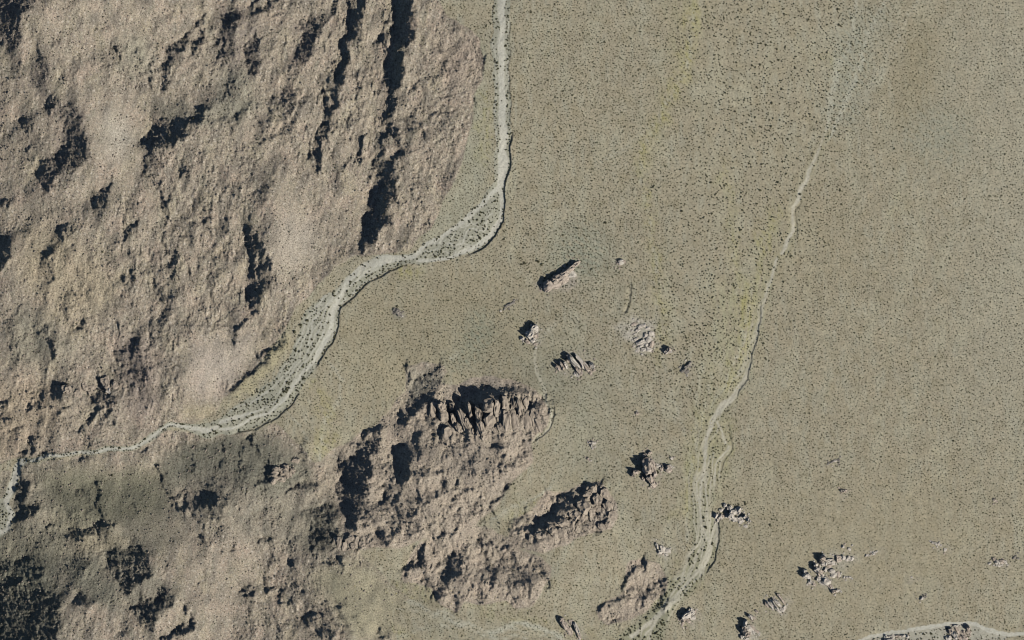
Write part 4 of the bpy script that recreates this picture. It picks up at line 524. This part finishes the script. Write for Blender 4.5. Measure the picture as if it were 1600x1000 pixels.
def tag(o, label=None, cat=None, group=None, kind=None):
    for k, v in (("label", label), ("category", cat), ("group", group), ("kind", kind)):
        if v: o[k] = v
    return o
LAB = {0: "sandy tan desert plain dotted with small dark shrubs", 1: "big rugged granite mountainside filling the upper left, streaked with dark gullies", 2: "grey and tan rocky foothills in the lower left below the narrow wash",
       3: "rocky ridge whose upper edge is a row of pale cliff fins with black clefts", 4: "pale rocky ridge with a black shaded northern face, jutting onto the plain", 5: "rounded rocky ridge with round black hollows near the bottom middle",
       6: "low flat granite knoll beside the braided lower wash", 7: "wide pale dry wash curving from the top edge round the mountain foot", 8: "faint braided dry wash running down the middle of the plain", 9: "very pale gravel wash along the bottom right edge", 10: "thin gully curling round the end of the cliff ridge"}
for c in range(11):
    jj, ii = np.nonzero((cls == c) & blkf)
    q = np.stack([VID[jj, ii], VID[jj+1, ii], VID[jj+1, ii+1], VID[jj, ii+1]], -1)
    if c == 0:
        a, b_ = cj*K, ci*K
        q = np.concatenate([q, np.stack([VID[a, b_], VID[a+K, b_], VID[a+K, b_+K], VID[a, b_+K]], -1)])
    used, inv = np.unique(q, return_inverse=True)
    verts, cols, quads = P[used], T4[used], inv.reshape(-1, 4)
    if c == 0:                                           # the plain goes on far beyond the frame
        ring = np.concatenate([VID[0, ::K], VID[::K, -1][1:], VID[-1, ::K][::-1][1:], VID[::K, 0][::-1][1:-1]])
        inner = P[ring]; outer = inner*np.array([5, 5, 0.0]); n0 = len(verts); m = len(ring)
        verts = np.concatenate([verts, inner, outer]); cols = np.concatenate([cols, T4[ring], np.tile([*SOIL, 1.0], (m, 1))])
        k0 = np.arange(m); k1 = (k0+1) % m
        quads = np.concatenate([quads, np.stack([n0+k0, n0+k1, n0+m+k1, n0+m+k0], -1)])
    me = mesh_from(NAMES[c], verts, quads)
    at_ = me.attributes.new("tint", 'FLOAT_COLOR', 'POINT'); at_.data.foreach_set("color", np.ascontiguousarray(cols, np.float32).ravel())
    tag(link(NAMES[c], me, mats[c]), LAB[c], None, None, "structure")

# ------------------------------------------------------------------ granite outcrops standing out of the plain, block by block
def rock_mesh(seed):
    r = np.random.default_rng(500+seed); bm = bmesh.new(); bmesh.ops.create_icosphere(bm, subdivisions=3, radius=1.0)
    planes = []
    for _ in range(16):
        n = Vector(r.standard_normal(3)); n.z *= 0.8; n.normalize(); planes.append((n, r.uniform(0.62, 1.05)))
    off = Vector(r.uniform(-50, 50, 3))
    for v in bm.verts:
        p = v.co.copy(); p = Vector([math.copysign(abs(c)**0.62, c) for c in p])*0.86
        for n, dd in planes:
            e = p.dot(n)-dd
            if e > 0: p -= n*e
        f = mnoise.fractal(p*2.2+off, 1.0, 2.0, 3); f2 = abs(mnoise.noise(p*1.4+off*1.7))
        v.co = p*(1+0.22*f-0.5*max(0, 0.16-f2)) + Vector((0, 0, 0.10*f))
    bmesh.ops.delete(bm, geom=[f for f in bm.faces if f.calc_center_median().z < -0.45], context='FACES')
    me = bpy.data.meshes.new("boulder"); bm.to_mesh(me); bm.free(); return me
RK = [rock_mesh(k) for k in range(14)]
RMESH = {}
def rock_variant(k, mat):
    key = (k, mat.name)
    if key not in RMESH:
        me = RK[k].copy(); me.materials.append(mat); RMESH[key] = me
    return RMESH[key]
brng = random.Random(3)
def build_outcrop(name, label, cat, blocks, mat=MAT_PINK, group="granite outcrops on the desert plain"):
    """blocks: (u, v, length, width, angle on the map, height); each its own part"""
    cu = sum(b[0] for b in blocks)/len(blocks); cv = sum(b[1] for b in blocks)/len(blocks)
    root = bpy.data.objects.new(name, None); col.objects.link(root); root.location = at(cu, cv); tag(root, label, cat, group)
    for (u, v, l, w, ang, h) in blocks:
        mm = mat if mat is MAT_TAN and brng.random() < 0.93 or brng.random() < 0.8 else (MAT_PALE if mat is not MAT_PALE else MAT_PINK)
        o = bpy.data.objects.new("boulder" if l < 2.2*w else "rock_fin", rock_variant(brng.randrange(14), mm)); col.objects.link(o); o.parent = root
        p = Vector(at(u, v)) - root.location
        o.location = (p.x, p.y, p.z-0.1*h); o.scale = (l*0.66+0.3, w*0.74+0.3, h*(1.25 if h < 6 else 1.6))
        o.rotation_euler = (R(brng.uniform(-6, 6)), R(brng.uniform(-6, 6)), R(-ang)+brng.choice((0, math.pi)))
    return root
for a_, k_ in OUTCROPS: build_outcrop(*a_, **k_)
# ------------------------------------------------------------------ rubble on the mountain and the hills (far too much to count)
def scatter_mesh(name, tv, tf, u, v, sx, sy, sz, rot, z, mat, label, cat, kind="stuff"):
    n = len(u); tv = np.asarray(tv); tf = np.asarray(tf); nv, nvar = tv.shape[1], tv.shape[0]
    var = rng.integers(0, nvar, n); q = tv[var]
    c, s = np.cos(rot)[:, None], np.sin(rot)[:, None]; x = q[:, :, 0]*sx[:, None]; y = q[:, :, 1]*sy[:, None]
    p = np.stack([x*c-y*s+(u-W/2)[:, None], x*s+y*c+(H/2-v)[:, None], q[:, :, 2]*sz[:, None]+z[:, None]], -1)
    f = (tf[None]+(np.arange(n)*nv)[:, None, None]).reshape(-1, 3)
    o = link(name, mesh_from(name, p.reshape(-1, 3), f, 3), mat); tag(o, label, cat, None, kind); return o
def dome_templates(nvar, ns, seed, rz=0.22):
    r = np.random.default_rng(seed); out = []
    for _ in range(nvar):
        a = np.arange(ns)*2*np.pi/ns + r.uniform(-.25, .25, ns)
        lowr = r.uniform(.65, 1.1, ns); upr = r.uniform(.45, .85, ns)
        lo = np.stack([np.cos(a)*lowr, np.sin(a)*lowr, np.full(ns, -0.15)], -1)
        up = np.stack([np.cos(a+.3)*upr, np.sin(a+.3)*upr, r.uniform(.45, .9, ns)], -1)
        out.append(np.concatenate([lo, up, [[r.uniform(-.2, .2), r.uniform(-.2, .2), r.uniform(.85, 1.1)]]]))
    f = []
    for k in range(ns):
        k1 = (k+1) % ns; f += [(k, k1, ns+k1), (k, ns+k1, ns+k), (ns+k, ns+k1, 2*ns)]
    return np.array(out), np.array(f)
n = 34000
u = rng.uniform(-20, 1000, n); v = rng.uniform(-20, 1020, n)
keep = (sample(ROCKY, u, v) > 0.6) & (rng.random(n) < np.clip(sample(rough, u, v)*1.1, 0, 1))
u, v = u[keep], v[keep]; n = len(u); sz = 0.55+1.0*rng.random(n)**3*1.7
tv, tf = dome_templates(12, 4, 5)
scatter_mesh("rubble", tv, tf, u, v, sz*rng.uniform(.8, 1.4, n), sz, sz*rng.uniform(.7, 1.2, n), rng.uniform(0, 6.28, n), sample(zz, u, v)-0.1, MAT_RUBBLE, "loose granite blocks scattered over the mountain and hills", "rubble")

# ------------------------------------------------------------------ desert shrubs
coarse_zone = blur(pmask([(1040,0),(1360,0),(1340,140),(1290,300),(1260,430),(1180,520),(1100,640),(1020,620),(1040,420),(1080,200)]).astype(float), 22)
mid_zone = blur(pmask([(800,0),(1040,0),(1060,420),(1040,620),(900,560),(800,420)]).astype(float), 25)
green_zone = blur((pmask([(840,350),(960,345),(980,440),(900,480),(850,450)]) | pmask([(730,485),(775,480),(780,520),(750,580),(695,590),(712,540)]) | pmask([(1060,500),(1130,500),(1130,700),(1080,640)]) | pmask([(1290,0),(1400,0),(1370,80),(1340,220),(1280,210)])).astype(float), 10)
sp = 3.6
gu, gv = np.meshgrid(np.arange(-30, 1632, sp), np.arange(-30, 1032, sp)); gu[1::2] += sp/2; u = gu.ravel()+rng.uniform(-.44, .44, gu.size)*sp; v = gv.ravel()+rng.uniform(-.44, .44, gu.size)*sp
cz, mz, gz = sample(coarse_zone, u, v), sample(mid_zone, u, v), sample(green_zone, u, v)
clump = sample(band(14, 40, 97, 2.0, 81), u, v)
rad = (0.91+0.07*mz+0.26*cz+0.04*gz)*np.exp(0.22*rng.standard_normal(u.size))
prob = np.clip(0.76+0.10*clump+0.05*mz-0.30*cz+0.10*gz, 0.1, .97)
sparse = sample(blur(pmask([(1290,790),(1470,770),(1500,880),(1440,960),(1250,960),(1230,880)]).astype(float), 25), u, v); prob = prob*(1-0.45*sparse); rad = rad*(1-0.12*sparse)
inw = sample((w1 | w2 | w3 | wt).astype(float), u, v); bare = sample(np.maximum(bare1, bare2), u, v); vb = sample(vegbar, u, v); i3 = sample(w3.astype(float), u, v); i1 = sample(w1.astype(float), u, v)
prob = np.where(inw > .5, np.where(bare > .4, 0.05, 0.52+0.12*vb), prob)
rad = np.where(inw > .5, np.where(sample(w2.astype(float), u, v) > .5, 0.95+0.35*sstep(800, 900, v), 0.85)+0.85*rng.random(u.size)**2+0.75*i1*rng.random(u.size), rad)
edge1 = sample(np.abs(blur(w1.astype(float), 2.5)-0.5), u, v) < 0.34
prob = np.where(edge1, 0.75, prob)
rk = sample(MT, u, v); prob = np.where(rk > 0.4, 0.26, prob); rad = np.where(rk > 0.4, rad*(0.65+0.4*rng.random(u.size)), rad)
sandc = np.zeros(U.shape)
prob = np.where(i3 > .5, 0.62, prob); rad = np.where(i3 > .5, 0.95+1.2*rng.random(u.size)**1.5, rad)
road = lmask([(1338,998),(1380,990),(1440,981),(1515,973),(1545,986),(1566,992),(1610,989)], 8, 1, GU, GV); prob = np.where(sample(road, u, v) > .4, 0, prob)
keep = rng.random(u.size) < prob
u, v, rad = u[keep], v[keep], rad[keep]
big = [(790,72,2.6),(402,0,0),(542,455,2.9),(548,440,2.6),(522,462,2.8),(470,508,3.6),(460,518,3.2),(480,500,3),(1250,304,2.6),(1203,820,2.4),(1103,824,3.2),(1099,809,2.6),(1100,789,2.2),(1113,850,2.6),(1086,851,2.2),(980,515,2.0),(620,478,2.2),(820,411,3),(840,409,3),(846,413,2.6),(815,413,2.4),(1186,518,2.0),(1193,537,2.2),(1196,560,2),(773,315,2.4),(757,315,2.2),(710,383,2.4),(750,372,2.8),(1286,897,2.6),(1300,884,2.2),(1028,738,2.4),(1025,735,2.6),(1165,788,2.8),(1154,788,2.2),(474,592,2.6),(448,610,2.6),(452,606,2.2),(462,548,2.4),(1030,945,2.6),(1010,965,2.6),(1000,975,2.8),(1040,930,2.4),(1025,990,3),(1035,975,2.6),(985,985,2.6),(970,1000,2.6)]
bu, bv, br = (np.array([b[k] for b in big if b[2] > 0], float) for k in range(3))
u = np.concatenate([u, bu]); v = np.concatenate([v, bv]); rad = np.concatenate([np.minimum(rad, 2.7), br])
inside = (u > 3) & (u < W-3) & (v > 3) & (v < H-3) & (sample(D*ROCKY, u, v) < 0.15)
order = np.argsort(-(rad*inside)); top, rest = order[:300], order[300:]
z = sample(zz, u, v)
tv, tf = dome_templates(24, 4, 9)
ur, vr, rr = u[rest], v[rest], rad[rest]; n = len(ur)
scatter_mesh("shrubs", tv, tf, ur, vr, rr*rng.uniform(.85, 1.25, n), rr*rng.uniform(.85, 1.15, n), rr*rng.uniform(.8, 1.2, n), rng.uniform(0, 6.28, n), z[rest]-0.05, MAT_BUSH, "small dark olive desert shrubs spread evenly over the plain and slopes", "shrubs")
n = 60000; gu_, gv_ = rng.uniform(0, W, n), rng.uniform(0, H, n); keepg = rng.random(n) < sample(yelm, gu_, gv_)*1.5
gu_, gv_ = gu_[keepg], gv_[keepg]; n = len(gu_); gr_ = rng.uniform(.45, .95, n); tvg, tfg = dome_templates(10, 4, 19)
MAT_GRASS = colour_mat("dry_yellow_grass", (0.30, 0.265, 0.085), 0.7, 1.35, 1.0)
scatter_mesh("grass", tvg, tfg, gu_, gv_, gr_, gr_, gr_*0.6, rng.uniform(0, 6.28, n), sample(zz, gu_, gv_)-0.05, MAT_GRASS, "thin yellow dry grass growing in streaks along the faint washes", "grass")
def bush_mesh(seed):
    r = np.random.default_rng(900+seed); vv, ff = [], []
    tvv, tff = dome_templates(7, 5, 300+seed)
    for k in range(7):
        a = r.uniform(0, 6.28); d = 0 if k == 0 else r.uniform(.35, .75); s = r.uniform(.5, .7) if k == 0 else r.uniform(.28, .48)
        b0 = len(vv)*1; q = tvv[k]*np.array([s, s, s*r.uniform(.9, 1.2)])+np.array([math.cos(a)*d, math.sin(a)*d, r.uniform(0, .25)])
        base_i = sum(len(x) for x in vv); vv.append(q); ff.append(tff+base_i)
    me = mesh_from("shrub", np.concatenate(vv), np.concatenate(ff), 3); me.materials.append(MAT_BUSH); return me
BUSH = [bush_mesh(k) for k in range(10)]
fw1, fw2, fw3 = (sample(m.astype(float), u, v) for m in (w1, w2, w3))
for t, i in enumerate(top):
    if fw1[i] > .5 and v[i] < 290: lab, gr = "dark shrub on pale gravel in the straight upper reach of the main wash", "shrubs in the upper main wash"
    elif fw1[i] > .5 and u[i] > 640: lab, gr = "dark shrub on the gravel bar in the bend of the main wash", "shrubs in the bend of the main wash"
    elif fw1[i] > .5 and u[i] > 335 and v[i] < 520: lab, gr = "dark shrub on the main wash gravel just below its bend", "shrubs in the main wash below the bend"
    elif fw1[i] > .5 and u[i] > 335: lab, gr = "dark shrub in the broad main wash beside the yellowish terrace", "shrubs in the broad lower main wash"
    elif fw1[i] > .5: lab, gr = "dark shrub in the narrow tail of the main wash between the hills", "shrubs in the narrow main wash"
    elif fw2[i] > .5 and v[i] < 700: lab, gr = "dark shrub in the upper, faint part of the braided wash on the plain", "shrubs in the upper braided wash"
    elif fw2[i] > .5: lab, gr = "dark shrub in the lower braided wash beside the low flat knoll", "shrubs in the lower braided wash"
    elif fw3[i] > .5: lab, gr = "dark olive shrub on the very pale gravel at the bottom right", "shrubs in the bottom right gravel"
    elif rk[keep][i] > .4 if i < keep.sum() else False: lab, gr = "dark shrub on a rocky slope", "shrubs on the rocky slopes"
    elif u[i] < 770 and v[i] < 400: lab, gr = "dark shrub on the narrow strip between mountain foot and main wash", "shrubs on the strip beside the main wash"
    elif u[i] > 1250 - 0.28*(v[i]-300): lab, gr = "dark shrub on the wide plain right of the faint braided wash", "shrubs right of the braided wash"
    elif v[i] < 240: lab, gr = "large dark shrub on the upper plain between the main wash and the braided wash", "shrubs on the upper middle plain"
    elif v[i] < 460: lab, gr = "large dark shrub on the middle plain level with the long slanting rock ridge", "shrubs on the middle plain"
    elif u[i] > 950: lab, gr = "dark shrub between the scattered outcrops and the braided wash", "shrubs beside the braided wash"
    else: lab, gr = "dark shrub on the plain between the main wash bend and the rocky ridges", "shrubs on the lower left plain"
    o = bpy.data.objects.new("shrub", BUSH[t % 10]); col.objects.link(o)
    o.location = at(u[i], v[i], -0.05); o.scale = (rad[i]*1.1, rad[i]*1.0, rad[i]*1.15); o.rotation_euler = (0, 0, rng.uniform(0, 6.28)); tag(o, lab, "shrub", gr)
